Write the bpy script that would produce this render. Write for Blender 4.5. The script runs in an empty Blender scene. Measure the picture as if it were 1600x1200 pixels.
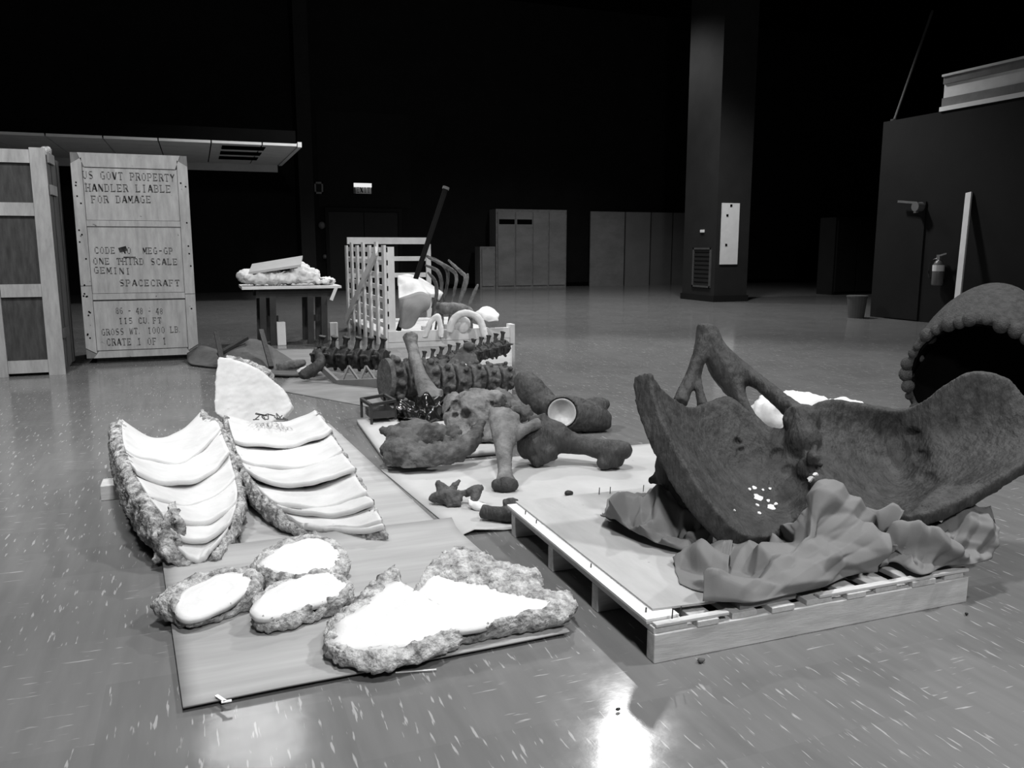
import bpy, math, random, re
import numpy as np
from mathutils import Vector, Matrix, noise
from mathutils.bvhtree import BVHTree

random.seed(4); rng = np.random.default_rng(4)
scene = bpy.context.scene
COL = scene.collection

# ------------------------------------------------------------------ camera
CAM_H, FPX = 1.22, 1300.0
TILT = math.atan(215 / 1300.0); YAW = math.radians(20.6)
cd = bpy.data.cameras.new('camera'); cam = bpy.data.objects.new('camera', cd); COL.objects.link(cam)
cd.sensor_fit = 'HORIZONTAL'; cd.sensor_width = 36.0; cd.lens = 36.0 * FPX / 1600.0
cd.clip_start = 0.05; cd.clip_end = 200
cam.location = (0, 0, CAM_H); cam.rotation_euler = (math.pi / 2 - TILT, 0, -YAW)
scene.camera = cam
FH = Vector((math.sin(YAW), math.cos(YAW), 0)); RV = Vector((math.cos(YAW), -math.sin(YAW), 0)); ZV = Vector((0, 0, 1))
FV = FH * math.cos(TILT) - ZV * math.sin(TILT); UV = FH * math.sin(TILT) + ZV * math.cos(TILT)
C0 = Vector((0, 0, CAM_H))

# ------------------------------------------------------------------ world, lamps, exposure
w = bpy.data.worlds.new('hall_dark'); scene.world = w; w.use_nodes = True
w.node_tree.nodes['Background'].inputs[0].default_value = (0.5, 0.5, 0.5, 1)
w.node_tree.nodes['Background'].inputs[1].default_value = 0.012
vs = scene.view_settings
vs.view_transform = 'Standard'; vs.look = 'None'; vs.gamma = 1; vs.use_curve_mapping = False; vs.exposure = 0.5

def ceiling_lamp_or_fill(x, y, z, power, cone=75, blend=0.6, rad=0.16, aim=None):
    """inferred high-bay flood, or an added fill spot, above the frame"""
    ld = bpy.data.lights.new('high_bay_lamp_or_fill', 'SPOT'); ld.energy = power
    ld.spot_size = math.radians(cone); ld.spot_blend = blend; ld.shadow_soft_size = rad
    o = bpy.data.objects.new('high_bay_lamp_or_fill', ld); COL.objects.link(o); o.location = (x, y, z)
    d = (Vector(aim) - Vector((x, y, z))) if aim else Vector((0, 0, -1))
    o.rotation_euler = d.to_track_quat('-Z', 'Y').to_euler()
    return o
ceiling_lamp_or_fill(5.57, 10.05, 6.2, 850, 110, .5, .09, aim=(1.8, 4.0, 0))
ceiling_lamp_or_fill(0.45, 12.3, 6.2, 170, 110, .5, .75, aim=(0.4, 6.0, 0))
ceiling_lamp_or_fill(-1.7, 4.4, 5.8, 740, 95, .7, .25, aim=(0.8, 8.0, 0))
ceiling_lamp_or_fill(5.6, 1.2, 6.2, 800, 110, .6, .25, aim=(1.6, 4.0, 0))
ceiling_lamp_or_fill(0.5, 1.9, 6.6, 820, 95, .7, .25, aim=(0.7, 2.6, 0))  # added overhead fill for the foreground, no fixture known here
ceiling_lamp_or_fill(0.6, -3.0, 5.0, 700, 95, .7, .35, aim=(1.2, 8.5, .5))
ceiling_lamp_or_fill(3.0, 15.0, 6.6, 1000, 125, .6, .3)  # added fill that brightens the far floor and back-wall panels
ceiling_lamp_or_fill(9.0, 17.2, 6.9, 450, 130, .6, .3)  # second added fill, lifts the back-wall panels
ceiling_lamp_or_fill(8.6, 13.0, 6.4, 900, 125, .6, .3)  # added fill for the far floor and the pillar front

# ------------------------------------------------------------------ helpers: photo pixel -> place in the hall
def ray(px, py): return FV + RV * ((px - 800) / FPX) - UV * ((py - 600) / FPX)
def G(px, py, z=0.0):
    d = ray(px, py); return C0 + d * ((z - CAM_H) / d.z)
def D(px, py, zc): return C0 + ray(px, py) * zc
def PY(px, py, y):
    d = ray(px, py); return C0 + d * (y / d.y)
def PX(px, py, x):
    d = ray(px, py); return C0 + d * (x / d.x)

# ------------------------------------------------------------------ helpers: materials
def ramp(nt, fac, c0, c1, p0=0.3, p1=0.7):
    r = nt.nodes.new('ShaderNodeValToRGB'); r.color_ramp.elements[0].position = p0; r.color_ramp.elements[1].position = p1
    r.color_ramp.elements[0].color = (c0, c0, c0, 1); r.color_ramp.elements[1].color = (c1, c1, c1, 1)
    nt.links.new(fac, r.inputs[0]); return r.outputs[0]
def mk(name, lo, hi, rough=0.8, scale=6.0, bump=0.0, bscale=40.0, spec=0.3, stretch=(1, 1, 1), metal=0.0, detail=6.0, bdist=0.01, p0=.3, p1=.7, speck=None):
    m = bpy.data.materials.new(name); m.use_nodes = True; nt = m.node_tree
    b = nt.nodes['Principled BSDF']
    tc = nt.nodes.new('ShaderNodeTexCoord'); mp = nt.nodes.new('ShaderNodeMapping'); mp.inputs['Scale'].default_value = stretch
    nt.links.new(tc.outputs['Object'], mp.inputs[0])
    n = nt.nodes.new('ShaderNodeTexNoise'); n.inputs['Scale'].default_value = scale; n.inputs['Detail'].default_value = detail
    n.inputs['Roughness'].default_value = 0.65
    nt.links.new(mp.outputs[0], n.inputs['Vector'])
    col = ramp(nt, n.outputs['Fac'], lo, hi, p0, p1)
    if speck:
        n3 = nt.nodes.new('ShaderNodeTexNoise'); n3.inputs['Scale'].default_value = speck[0]; n3.inputs['Detail'].default_value = 3
        nt.links.new(tc.outputs['Object'], n3.inputs['Vector'])
        f3 = ramp(nt, n3.outputs['Fac'], 0, 1, speck[1], speck[1] + .06)
        mx = nt.nodes.new('ShaderNodeMix'); mx.data_type = 'RGBA'
        nt.links.new(f3, mx.inputs[0]); nt.links.new(col, mx.inputs[6]); mx.inputs[7].default_value = (speck[2],) * 3 + (1,)
        col = mx.outputs[2]
    nt.links.new(col, b.inputs['Base Color'])
    b.inputs['Roughness'].default_value = rough; b.inputs['Specular IOR Level'].default_value = spec; b.inputs['Metallic'].default_value = metal
    if bump:
        n2 = nt.nodes.new('ShaderNodeTexNoise'); n2.inputs['Scale'].default_value = bscale; n2.inputs['Detail'].default_value = 5
        nt.links.new(mp.outputs[0], n2.inputs['Vector'])
        bp = nt.nodes.new('ShaderNodeBump'); bp.inputs['Strength'].default_value = bump; bp.inputs['Distance'].default_value = bdist
        nt.links.new(n2.outputs['Fac'], bp.inputs['Height']); nt.links.new(bp.outputs[0], b.inputs['Normal'])
    return m
def emit(name, v, s):
    m = bpy.data.materials.new(name); m.use_nodes = True; b = m.node_tree.nodes['Principled BSDF']
    b.inputs['Base Color'].default_value = (v, v, v, 1); b.inputs['Emission Color'].default_value = (1, 1, 1, 1); b.inputs['Emission Strength'].default_value = s
    return m

M = dict(
    plaster=mk('white_plaster', .64, .76, .85, 3, .25, 55, .2, bdist=.006),
    segment=mk('smooth_plaster', .47, .62, .8, 4, .2, 40, .2, bdist=.005, speck=(38, .70, .45)),
    rough=mk('rough_jacket', .10, .62, .95, 26, .8, 70, .1, detail=9, bdist=.02, p0=.36, p1=.68),
    roughlite=mk('rough_plaster_edge', .10, .62, .95, 24, .8, 70, .1, detail=9, bdist=.02, p0=.33, p1=.62),
    bone=mk('dark_bone_cast', .018, .062, .66, 7, .85, 26, .35, stretch=(2.6, 2.6, .9), detail=8, bdist=.012),
    bonemid=mk('grey_bone_cast', .032, .115, .7, 11, 1.0, 34, .3, detail=8, bdist=.012),
    bonelite=mk('pale_bone_cast', .055, .21, .7, 9, .9, 34, .3, detail=8, bdist=.012),
    bonedark=mk('black_bone_cast', .012, .032, .6, 9, .4, 30, .3),
    armour=mk('pebbled_armour', .04, .085, .85, 30, .9, 120, .2, detail=9, bdist=.012),
    kraft=mk('kraft_paper', .155, .20, .75, 3, .12, 60, .25, bdist=.004),
    card=mk('cardboard', .30, .42, 1.0, 2.2, .10, 30, .03, stretch=(.35, 3.5, 1), bdist=.003, detail=4),
    ply=mk('plywood_sheet', .35, .46, .75, 3, .08, 40, .2, stretch=(2.5, .6, 1), bdist=.003, speck=(30, .72, .2)),
    paperwhite=mk('pale_paper', .38, .47, 1.0, 2.0, .06, 20, .03, bdist=.004, speck=(24, .73, .25)),
    papergrey=mk('grey_floor_paper', .16, .26, .8, 2.5, .08, 30, .2, bdist=.004, stretch=(.6, 2, 1)),
    whiteboard=mk('white_painted_board', .78, .86, .5, 4, .05, 40, .3, speck=(22, .74, .3)),
    wood=mk('pale_pine', .46, .66, .7, 5, .2, 25, .25, stretch=(1.2, 9, 9), bdist=.004, speck=(7, .76, .12)),
    wooddeck=mk('pale_pine_deck', .44, .62, .7, 5, .2, 25, .25, stretch=(9, 1.2, 9), bdist=.004),
    woodgrey=mk('grey_wood', .15, .25, .8, 5, .2, 25, .2, stretch=(2, 8, 2), bdist=.004),
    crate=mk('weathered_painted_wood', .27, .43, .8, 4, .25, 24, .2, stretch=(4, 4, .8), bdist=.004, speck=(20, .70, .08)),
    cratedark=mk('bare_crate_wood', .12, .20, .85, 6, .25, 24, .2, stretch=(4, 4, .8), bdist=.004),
    crateside=mk('shaded_crate_boards', .035, .075, .85, 6, .25, 24, .2, stretch=(4, 4, .8), bdist=.004),  # shade on the second crate's side, put into the board colour
    lattice=mk('whitewashed_slat', .58, .74, .8, 5, .1, 24, .2),
    stencil=mk('stencil_ink', .02, .12, .9, 14, 0, 1, .1, p0=.45, p1=.75),
    black=mk('black_wall_paint', .008, .012, .8, 2, .05, 14, .1),
    blackc=mk('black_ceiling', .004, .005, .95, 2, 0, 14, .0),
    blackbooth=mk('charcoal_paint', .008, .011, .75, 2, .06, 14, .15),
    pillar=mk('dark_grey_pillar_paint', .015, .020, .75, 2, .06, 14, .15),
    doorm=mk('dark_door', .010, .014, .5, 3, 0, 10, .2),
    soffit=mk('soffit_tile', .55, .65, .85, 3, .1, 60, .1),
    slot=mk('dark_slot', .003, .004, .9, 3, 0, 10, .0),
    panel=mk('locker_panel', .17, .27, .7, 1.2, .05, 20, .2, stretch=(1, 1, 2)),
    panelb=mk('plywood_wall_sheet', .16, .22, .75, .9, .05, 20, .2),
    panelc=mk('dim_wall_sheet', .12, .16, .75, .9, .05, 20, .2),
    metal=mk('brushed_steel', .4, .5, .35, 10, 0, 10, .5, metal=.8),
    dmetal=mk('dark_steel', .05, .08, .45, 10, 0, 10, .4, metal=.3),
    gmetal=mk('grey_steel_bar', .10, .14, .5, 10, 0, 10, .4),
    trestle=mk('black_trestle', .02, .035, .6, 6, .1, 20, .3),
    white=mk('white_enamel', .62, .72, .5, 5, 0, 10, .3),
    cyl=mk('red_cylinder_paint', .10, .12, .3, 5, 0, 10, .5),
    plastic=mk('black_plastic_film', .008, .014, .18, 5, .3, 20, .6),
    bin=mk('grey_bin_plastic', .07, .085, .6, 4, 0, 10, .3),
    hide=mk('dark_hide_sheet', .045, .085, .7, 8, .3, 30, .3),
    crumb=mk('crumb', .05, .2, .9, 20, 0, 10, .1),
    band=mk('grey_band', .14, .2, .6, 6),
    faint=mk('faint_grey_frame', .05, .07, .6, 6),
    cup=mk('smooth_cup', .25, .42, .4, 9, .1, 30, .5),
    glow=emit('exit_glow', .9, .55),
)

def floor_material():
    m = bpy.data.materials.new('polished_marbled_floor_tile'); m.use_nodes = True; nt = m.node_tree; N = nt.nodes; L = nt.links
    b = N['Principled BSDF']; geo = N.new('ShaderNodeNewGeometry')
    sep = N.new('ShaderNodeSeparateXYZ'); L.new(geo.outputs['Position'], sep.inputs[0])
    def math_(op, a, c=None):
        n = N.new('ShaderNodeMath'); n.operation = op
        for i, v in enumerate((a, c)):
            if v is None: continue
            if isinstance(v, (int, float)): n.inputs[i].default_value = v
            else: L.new(v, n.inputs[i])
        return n.outputs[0]
    x, y = sep.outputs[0], sep.outputs[1]
    T = .305
    ix, iy = math_('FLOOR', math_('DIVIDE', x, T)), math_('FLOOR', math_('DIVIDE', y, T))
    cell = N.new('ShaderNodeCombineXYZ'); L.new(ix, cell.inputs[0]); L.new(iy, cell.inputs[1])
    wn = N.new('ShaderNodeTexWhiteNoise'); wn.noise_dimensions = '2D'; L.new(cell.outputs[0], wn.inputs['Vector'])
    def flecks(sx, sy, thr, soft=.05, scale=1.0):
        mp = N.new('ShaderNodeMapping'); mp.inputs['Scale'].default_value = (sx, sy, 1); L.new(geo.outputs['Position'], mp.inputs[0])
        n = N.new('ShaderNodeTexNoise'); n.inputs['Scale'].default_value = scale; n.inputs['Detail'].default_value = 2.5; L.new(mp.outputs[0], n.inputs['Vector'])
        return ramp(nt, n.outputs['Fac'], 0, 1, thr, thr + soft)
    fy = flecks(75, 9, .63); fx = flecks(9, 75, .655)
    pick = math_('GREATER_THAN', wn.outputs['Value'], .78)
    mixf = N.new('ShaderNodeMix'); mixf.data_type = 'FLOAT'; L.new(pick, mixf.inputs[0]); L.new(fy, mixf.inputs[2]); L.new(fx, mixf.inputs[3])
    n = N.new('ShaderNodeTexNoise'); n.inputs['Scale'].default_value = 1.1; n.inputs['Detail'].default_value = 7; L.new(geo.outputs['Position'], n.inputs['Vector'])
    mp = N.new('ShaderNodeMapping'); mp.inputs['Scale'].default_value = (22, 3, 1); L.new(geo.outputs['Position'], mp.inputs[0])
    n2 = N.new('ShaderNodeTexNoise'); n2.inputs['Scale'].default_value = 1; n2.inputs['Detail'].default_value = 6; L.new(mp.outputs[0], n2.inputs['Vector'])
    base = math_('ADD', math_('ADD', math_('MULTIPLY', n.outputs['Fac'], .055), math_('MULTIPLY', n2.outputs['Fac'], .06)), math_('MULTIPLY', wn.outputs['Value'], .016))
    base = math_('ADD', base, .09)
    val = math_('ADD', base, math_('MULTIPLY', mixf.outputs[0], .17))
    cc = N.new('ShaderNodeCombineColor')
    for i in range(3): L.new(val, cc.inputs[i])
    L.new(cc.outputs[0], b.inputs['Base Color'])
    n3 = N.new('ShaderNodeTexNoise'); n3.inputs['Scale'].default_value = 9; n3.inputs['Detail'].default_value = 8; L.new(geo.outputs['Position'], n3.inputs['Vector'])
    L.new(math_('ADD', math_('MULTIPLY', n3.outputs['Fac'], .17), .05), b.inputs['Roughness'])
    b.inputs['Specular IOR Level'].default_value = .18
    bp = N.new('ShaderNodeBump'); bp.inputs['Strength'].default_value = .05; bp.inputs['Distance'].default_value = .01
    L.new(n3.outputs['Fac'], bp.inputs['Height']); L.new(bp.outputs[0], b.inputs['Normal'])
    return m
M['floor'] = floor_material()

# ------------------------------------------------------------------ helpers: meshes and objects
def cr(P, n):
    """Catmull-Rom resample of a list of vectors to n points"""
    P = [np.array(p, float) for p in P]; m = len(P); out = []
    for i in range(n):
        s = i * (m - 1) / (n - 1); k = min(int(s), m - 2); t = s - k
        p1, p2 = P[k], P[k + 1]; p0 = P[k - 1] if k > 0 else 2 * p1 - p2; p3 = P[k + 2] if k + 2 < m else 2 * p2 - p1
        out.append(.5 * ((2 * p1) + (-p0 + p2) * t + (2 * p0 - 5 * p1 + 4 * p2 - p3) * t * t + (-p0 + 3 * p1 - 3 * p2 + p3) * t ** 3))
    return out
def crgrid(rows, nr, nc):
    rows = [cr(r, nc) for r in rows]
    cols = [cr([r[j] for r in rows], nr) for j in range(nc)]
    return [[cols[j][i] for j in range(nc)] for i in range(nr)]
def V3(p): return Vector((float(p[0]), float(p[1]), float(p[2])))

class MB:
    def __init__(s): s.v = []; s.f = []
    def add(s, vs_, fs):
        o = len(s.v); s.v += [V3(p) for p in vs_]; s.f += [tuple(i + o for i in f) for f in fs]; return s
    def box(s, c, d, R=None):
        R = R or Matrix.Identity(3); c = V3(c)
        vv = [c + R @ Vector((x * d[0] / 2, y * d[1] / 2, z * d[2] / 2)) for x in (-1, 1) for y in (-1, 1) for z in (-1, 1)]
        return s.add(vv, [(0, 1, 3, 2), (4, 6, 7, 5), (0, 4, 5, 1), (2, 3, 7, 6), (0, 2, 6, 4), (1, 5, 7, 3)])
    def bb(s, x0, x1, y0, y1, z0, z1):
        return s.box(((x0 + x1) / 2, (y0 + y1) / 2, (z0 + z1) / 2), (x1 - x0, y1 - y0, z1 - z0))
    def bar(s, p0, p1, w_, h_, up=(0, 0, 1)):
        p0, p1 = V3(p0), V3(p1); d = p1 - p0; L = d.length; d.normalize(); u = Vector(up)
        if abs(d.dot(u)) > .99: u = Vector((0, 1, 0))
        sd = d.cross(u).normalized(); u = sd.cross(d).normalized()
        return s.box((p0 + p1) / 2, (L, w_, h_), Matrix((d, sd, u)).transposed())
    def prism(s, poly, ext):
        """poly: list of 3-D points (planar), ext: vector"""
        n = len(poly); poly = [V3(p) for p in poly]; e = V3(ext)
        return s.add(poly + [p + e for p in poly], [tuple(range(n))[::-1], tuple(range(n, 2 * n))] + [(i, (i + 1) % n, n + (i + 1) % n, n + i) for i in range(n)])
    def tube(s, pts, rad, n=10, sub=1, flat=1.0):
        pts = [V3(p) for p in pts]
        if not hasattr(rad, '__len__'): rad = [rad] * len(pts)
        if sub > 1 and len(pts) > 2:
            q = cr([tuple(p) + (r,) for p, r in zip(pts, rad)], (len(pts) - 1) * sub + 1); pts = [V3(p) for p in q]; rad = [max(.001, p[3]) for p in q]
        vv = []; ff = []; prev = None
        for i, p in enumerate(pts):
            d = (pts[min(i + 1, len(pts) - 1)] - pts[max(i - 1, 0)])
            d = d.normalized() if d.length > 1e-9 else Vector((0, 0, 1))
            if prev is None:
                a = d.cross(Vector((0, 0, 1)));  a = a if a.length > .1 else d.cross(Vector((0, 1, 0)))
            else: a = prev - d * prev.dot(d)
            a.normalize(); prev = a; b_ = d.cross(a)
            for k in range(n):
                t = 2 * math.pi * k / n; vv.append(p + a * (rad[i] * math.cos(t)) + b_ * (rad[i] * flat * math.sin(t)))
        m = len(pts)
        for i in range(m - 1):
            for k in range(n): ff.append((i * n + k, i * n + (k + 1) % n, (i + 1) * n + (k + 1) % n, (i + 1) * n + k))
        ff.append(tuple(range(n))[::-1]); ff.append(tuple((m - 1) * n + k for k in range(n)))
        return s.add(vv, ff)
    def ell(s, c, r, R=None, nu=14, nv=9):
        c = V3(c); R = R or Matrix.Identity(3)
        if not hasattr(r, '__len__'): r = (r, r, r)
        vv = [c + R @ Vector((0, 0, r[2]))]; ff = []
        for i in range(1, nv):
            th = math.pi * i / nv
            for k in range(nu):
                ph = 2 * math.pi * k / nu
                vv.append(c + R @ Vector((r[0] * math.sin(th) * math.cos(ph), r[1] * math.sin(th) * math.sin(ph), r[2] * math.cos(th))))
        vv.append(c + R @ Vector((0, 0, -r[2]))); last = len(vv) - 1
        for k in range(nu):
            ff.append((0, 1 + k, 1 + (k + 1) % nu)); ff.append((last, 1 + (nv - 2) * nu + (k + 1) % nu, 1 + (nv - 2) * nu + k))
            for i in range(nv - 2): ff.append((1 + i * nu + k, 1 + (i + 1) * nu + k, 1 + (i + 1) * nu + (k + 1) % nu, 1 + i * nu + (k + 1) % nu))
        return s.add(vv, ff)
    def slab(s, A, B):
        """closed solid between two grids of points of the same size (top A, bottom B)"""
        nr, nc = len(A), len(A[0]); o = nr * nc
        vv = [p for r in A for p in r] + [p for r in B for p in r]; ff = []
        for i in range(nr - 1):
            for j in range(nc - 1):
                a, b_, c, d = i * nc + j, i * nc + j + 1, (i + 1) * nc + j + 1, (i + 1) * nc + j
                ff.append((a, d, c, b_)); ff.append((o + a, o + b_, o + c, o + d))
        per = [(0, j) for j in range(nc)] + [(i, nc - 1) for i in range(1, nr)] + [(nr - 1, j) for j in range(nc - 2, -1, -1)] + [(i, 0) for i in range(nr - 2, 0, -1)]
        for q in range(len(per)):
            a = per[q][0] * nc + per[q][1]; c = per[(q + 1) % len(per)]; c = c[0] * nc + c[1]
            ff.append((a, c, o + c, o + a))
        return s.add(vv, ff)
    def mesh(s, name):
        me = bpy.data.meshes.new(name); me.from_pydata([tuple(p) for p in s.v], [], s.f); me.update(); return me

def fix_normals(me):
    import bmesh
    bm = bmesh.new(); bm.from_mesh(me); bmesh.ops.recalc_face_normals(bm, faces=bm.faces); bm.to_mesh(me); bm.free()
def world_of(o):
    m = o.matrix_basis.copy()
    while o.parent: o = o.parent; m = o.matrix_basis @ m
    return m
def link(name, me, m, parent=None, smooth=False, recalc=True):
    if recalc: fix_normals(me)
    if parent is not None: me.transform(world_of(parent).inverted())
    me.materials.clear(); me.materials.append(m)
    o = bpy.data.objects.new(name, me); COL.objects.link(o)
    if smooth: me.polygons.foreach_set('use_smooth', [True] * len(me.polygons))
    if parent is not None: o.parent = parent
    else:
        # origin at the base centre
        co = np.empty(len(me.vertices) * 3); me.vertices.foreach_get('co', co); co = co.reshape(-1, 3)
        c = Vector(((co[:, 0].min() + co[:, 0].max()) / 2, (co[:, 1].min() + co[:, 1].max()) / 2, co[:, 2].min()))
        me.transform(Matrix.Translation(-c)); o.location = c
    return o
def part(name, mb, m, parent=None, smooth=False): return link(name, mb.mesh(name), m, parent, smooth)
def tag(o, label=None, cat=None, group=None, kind=None):
    if label: o['label'] = label
    if cat: o['category'] = cat
    if group: o['group'] = group
    if kind: o['kind'] = kind
    return o
def thing(name, label, cat, loc=(0, 0, 0), group=None):
    o = bpy.data.objects.new(name, None); COL.objects.link(o); o.location = loc; o.empty_display_size = .1
    return tag(o, label, cat, group)
def bevel(o, wd=.004, seg=2):
    b = o.modifiers.new('bevel', 'BEVEL'); b.width = wd; b.segments = seg; b.limit_method = 'ANGLE'; return o

TEX = {}
def clouds(sc, depth=3):
    k = (sc, depth)
    if k not in TEX:
        t = bpy.data.textures.new('lumps', 'CLOUDS'); t.noise_scale = sc; t.noise_depth = depth; TEX[k] = t
    return TEX[k]
def organic(name, mb, m, parent=None, voxel=.015, smooth=6, amp=.012, scale=.12, fine=0.0, fscale=.03, dents=(), zmin=None):
    """fuse overlapping closed shapes into one continuous surface and roughen it"""
    me = mb.mesh('raw'); fix_normals_each = None
    o = bpy.data.objects.new('raw', me); COL.objects.link(o)
    r = o.modifiers.new('r', 'REMESH'); r.mode = 'VOXEL'; r.voxel_size = voxel
    if smooth:
        s_ = o.modifiers.new('s', 'SMOOTH'); s_.factor = .5; s_.iterations = smooth
    for a_, sc in ((amp, scale), (fine, fscale)):
        if a_:
            d = o.modifiers.new('d', 'DISPLACE'); d.texture = clouds(sc); d.strength = a_; d.mid_level = .5; d.texture_coords = 'LOCAL'
    dg = bpy.context.evaluated_depsgraph_get(); dg.update()
    out = bpy.data.meshes.new_from_object(o.evaluated_get(dg)); out.name = name
    bpy.data.objects.remove(o); bpy.data.meshes.remove(me)
    if dents or zmin is not None:
        co = np.empty(len(out.vertices) * 3, np.float32); out.vertices.foreach_get('co', co); co = co.reshape(-1, 3)
        for c, rad, dep in dents:
            c = np.array(c); dr = c - np.array(C0); dr /= np.linalg.norm(dr)
            q = co - c; al = q @ dr; pr = np.linalg.norm(q - np.outer(al, dr), axis=1)
            k = np.clip(1 - (pr / rad) ** 2, 0, 1) ** .6 * (np.abs(al) < rad * 2.5)
            co += np.outer(k * dep, dr)
        if zmin is not None: co[:, 2] = np.maximum(co[:, 2], zmin)
        out.vertices.foreach_set('co', co.ravel()); out.update()
    return link(name, out, m, parent, True, recalc=False)

def px_tube(mb, pts, n=10, sub=4, flat=1.0):
    """pts: (px, py, depth, radius in px)"""
    return mb.tube([D(p[0], p[1], p[2]) for p in pts], [p[3] * p[2] / FPX for p in pts], n, sub, flat)
def px_ell(mb, px, py, zc, rx, ry, rz=None):
    k = zc / FPX; rz = rz if rz else (rx + ry) / 2
    return mb.ell(D(px, py, zc), (rx * k, rz * k, ry * k), Matrix((RV, FH, ZV)).transposed())

# ------------------------------------------------------------------ the hall
WALL_Y = 23.8
def struct(name, mb, m, parent=None):
    o = part(name, mb, m, parent)
    if parent is None: o['kind'] = 'structure'
    return o
struct('floor', MB().bb(-14, 26, -8, WALL_Y + .2, -.2, 0), M['floor'])
struct('wall_back', MB().bb(-14, 26, WALL_Y, WALL_Y + .3, 0, 8.2), M['black'])
struct('wall_left', MB().bb(-14.3, -14, -8, WALL_Y + .3, 0, 8.2), M['black'])
struct('wall_right', MB().bb(26, 26.3, -8, WALL_Y + .3, 0, 8.2), M['black'])
struct('wall_front', MB().bb(-14.3, 26.3, -8.3, -8, 0, 8.2), M['black'])
struct('ceiling', MB().bb(-14.3, 26.3, -8.3, WALL_Y + .3, 8.2, 8.5), M['blackc'])
struct('trim_1', MB().bb(3.2, 26, WALL_Y - .03, WALL_Y - .001, 0.001, .12), M['slot'])

# low soffit over the bay on the left
sof = tag(bpy.data.objects.new('soffit', None), 'low dropped ceiling of pale panels over the dark bay', kind='structure'); COL.objects.link(sof)
SZ = 3.2; sx1 = 2.06; sy0, sy1 = 17.65, 22.2
sof.location = (-4, sy0, SZ)
part('soffit_core', MB().bb(-12, sx1 - .05, sy0 + .02, sy1, SZ + .03, SZ + .3), M['blackc'], sof)
ys = [sy0, sy0 + .9, sy0 + 2.4, sy1 - .4]
vx0, vx1 = 0.62, 1.45
for r_ in range(3):
    x = sx1
    k = 0
    while x > -11:
        wdt = .95 if k else .7
        x0 = x - wdt
        if r_ < 3: part('soffit_panel', MB().bb(x0 + .012, x - .012, ys[r_] + .012, ys[r_ + 1] - .012, SZ, SZ + .05), M['soffit'], sof)
        x = x0; k += 1
for k in range(3):
    yy = sy0 + .35 + k * 1.05
    p = part('vent_slot', MB().bb(vx0, vx1, yy, yy + .62, SZ - .012, SZ + .01), M['slot'], sof)
part('soffit_fascia', MB().bb(-12, 2.02, sy1 - .38, sy1 - .3, SZ - .17, SZ + .02), M['soffit'], sof)
part('soffit_edge', MB().bb(sx1 - .02, sx1 + .06, sy0 - .03, sy1 - .4, SZ - .02, SZ + .08), M['soffit'], sof)

# bay side column (left of the exit doors)
c0 = PY(472, 400, WALL_Y - 1.0); c1 = PY(494, 400, WALL_Y - 1.0)
struct('column_left', MB().bb(c0.x, c1.x, WALL_Y - 1.0, WALL_Y - .01, 0.001, 8.2), M['pillar'])
# recessed double doors under the exit sign
dA = PY(513, 330, WALL_Y - .1); dB = PY(622, 330, WALL_Y - .1)
dr = tag(bpy.data.objects.new('door_1', None), 'dark double doors under the exit sign', kind='structure'); COL.objects.link(dr); dr.location = ((dA.x + dB.x) / 2, WALL_Y, 0)
mid = (dA.x + dB.x) / 2; dt = dA.z
part('door_frame', MB().bb(dA.x - .1, dA.x, WALL_Y - .14, WALL_Y - .02, 0.005, dt + .1).bb(dB.x, dB.x + .1, WALL_Y - .14, WALL_Y - .02, 0.005, dt + .1).bb(dA.x, dB.x, WALL_Y - .14, WALL_Y - .02, dt, dt + .1), M['blackbooth'], dr)
for x0, x1, hx in ((dA.x, mid - .01, mid - .15), (mid + .01, dB.x, mid + .15)):
    lf = part('door_leaf', MB().bb(x0, x1, WALL_Y - .09, WALL_Y - .03, 0.01, dt - .01), M['doorm'], dr)
    part('door_handle', MB().bb(hx - .02, hx + .02, WALL_Y - .14, WALL_Y - .09, .95, 1.15), M['dmetal'], lf)
# header wall above the doors, slightly proud
hA, hB = PY(496, 250, WALL_Y - .02), PY(640, 180, WALL_Y - .02)
struct('wall_header', MB().bb(hA.x, hB.x, WALL_Y - .02, WALL_Y - .001, dt + .12, hB.z), M['blackbooth'])

def wall_item(px0, py0, px1, py1, y): a = PY(px0, py0, y); b = PY(px1, py1, y); return a.x, b.x, b.z, a.z
# exit sign
x0, x1, z0, z1 = wall_item(552, 286, 581, 303, WALL_Y - .2)
ex = thing('exit_sign', 'small lit EXIT sign above the dark double doors', 'sign', ((x0 + x1) / 2, WALL_Y - .15, z0))
part('housing', MB().bb(x0, x1, WALL_Y - .2, WALL_Y - .05, z0, z1), M['dmetal'], ex)
part('bracket', MB().bb((x0 + x1) / 2 - .05, (x0 + x1) / 2 + .05, WALL_Y - .06, WALL_Y - .002, z0 + .05, z1 - .03), M['dmetal'], ex)
hz = z1 - z0
part('lit_lens', MB().bb(x0 + .01, x1 - .01, WALL_Y - .26, WALL_Y - .2, z0 + hz * .62, z1), M['glow'], ex)
part('face', MB().bb(x0 + .06, x1 - .02, WALL_Y - .215, WALL_Y - .2, z0, z0 + hz * .62), M['white'], ex)

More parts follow.
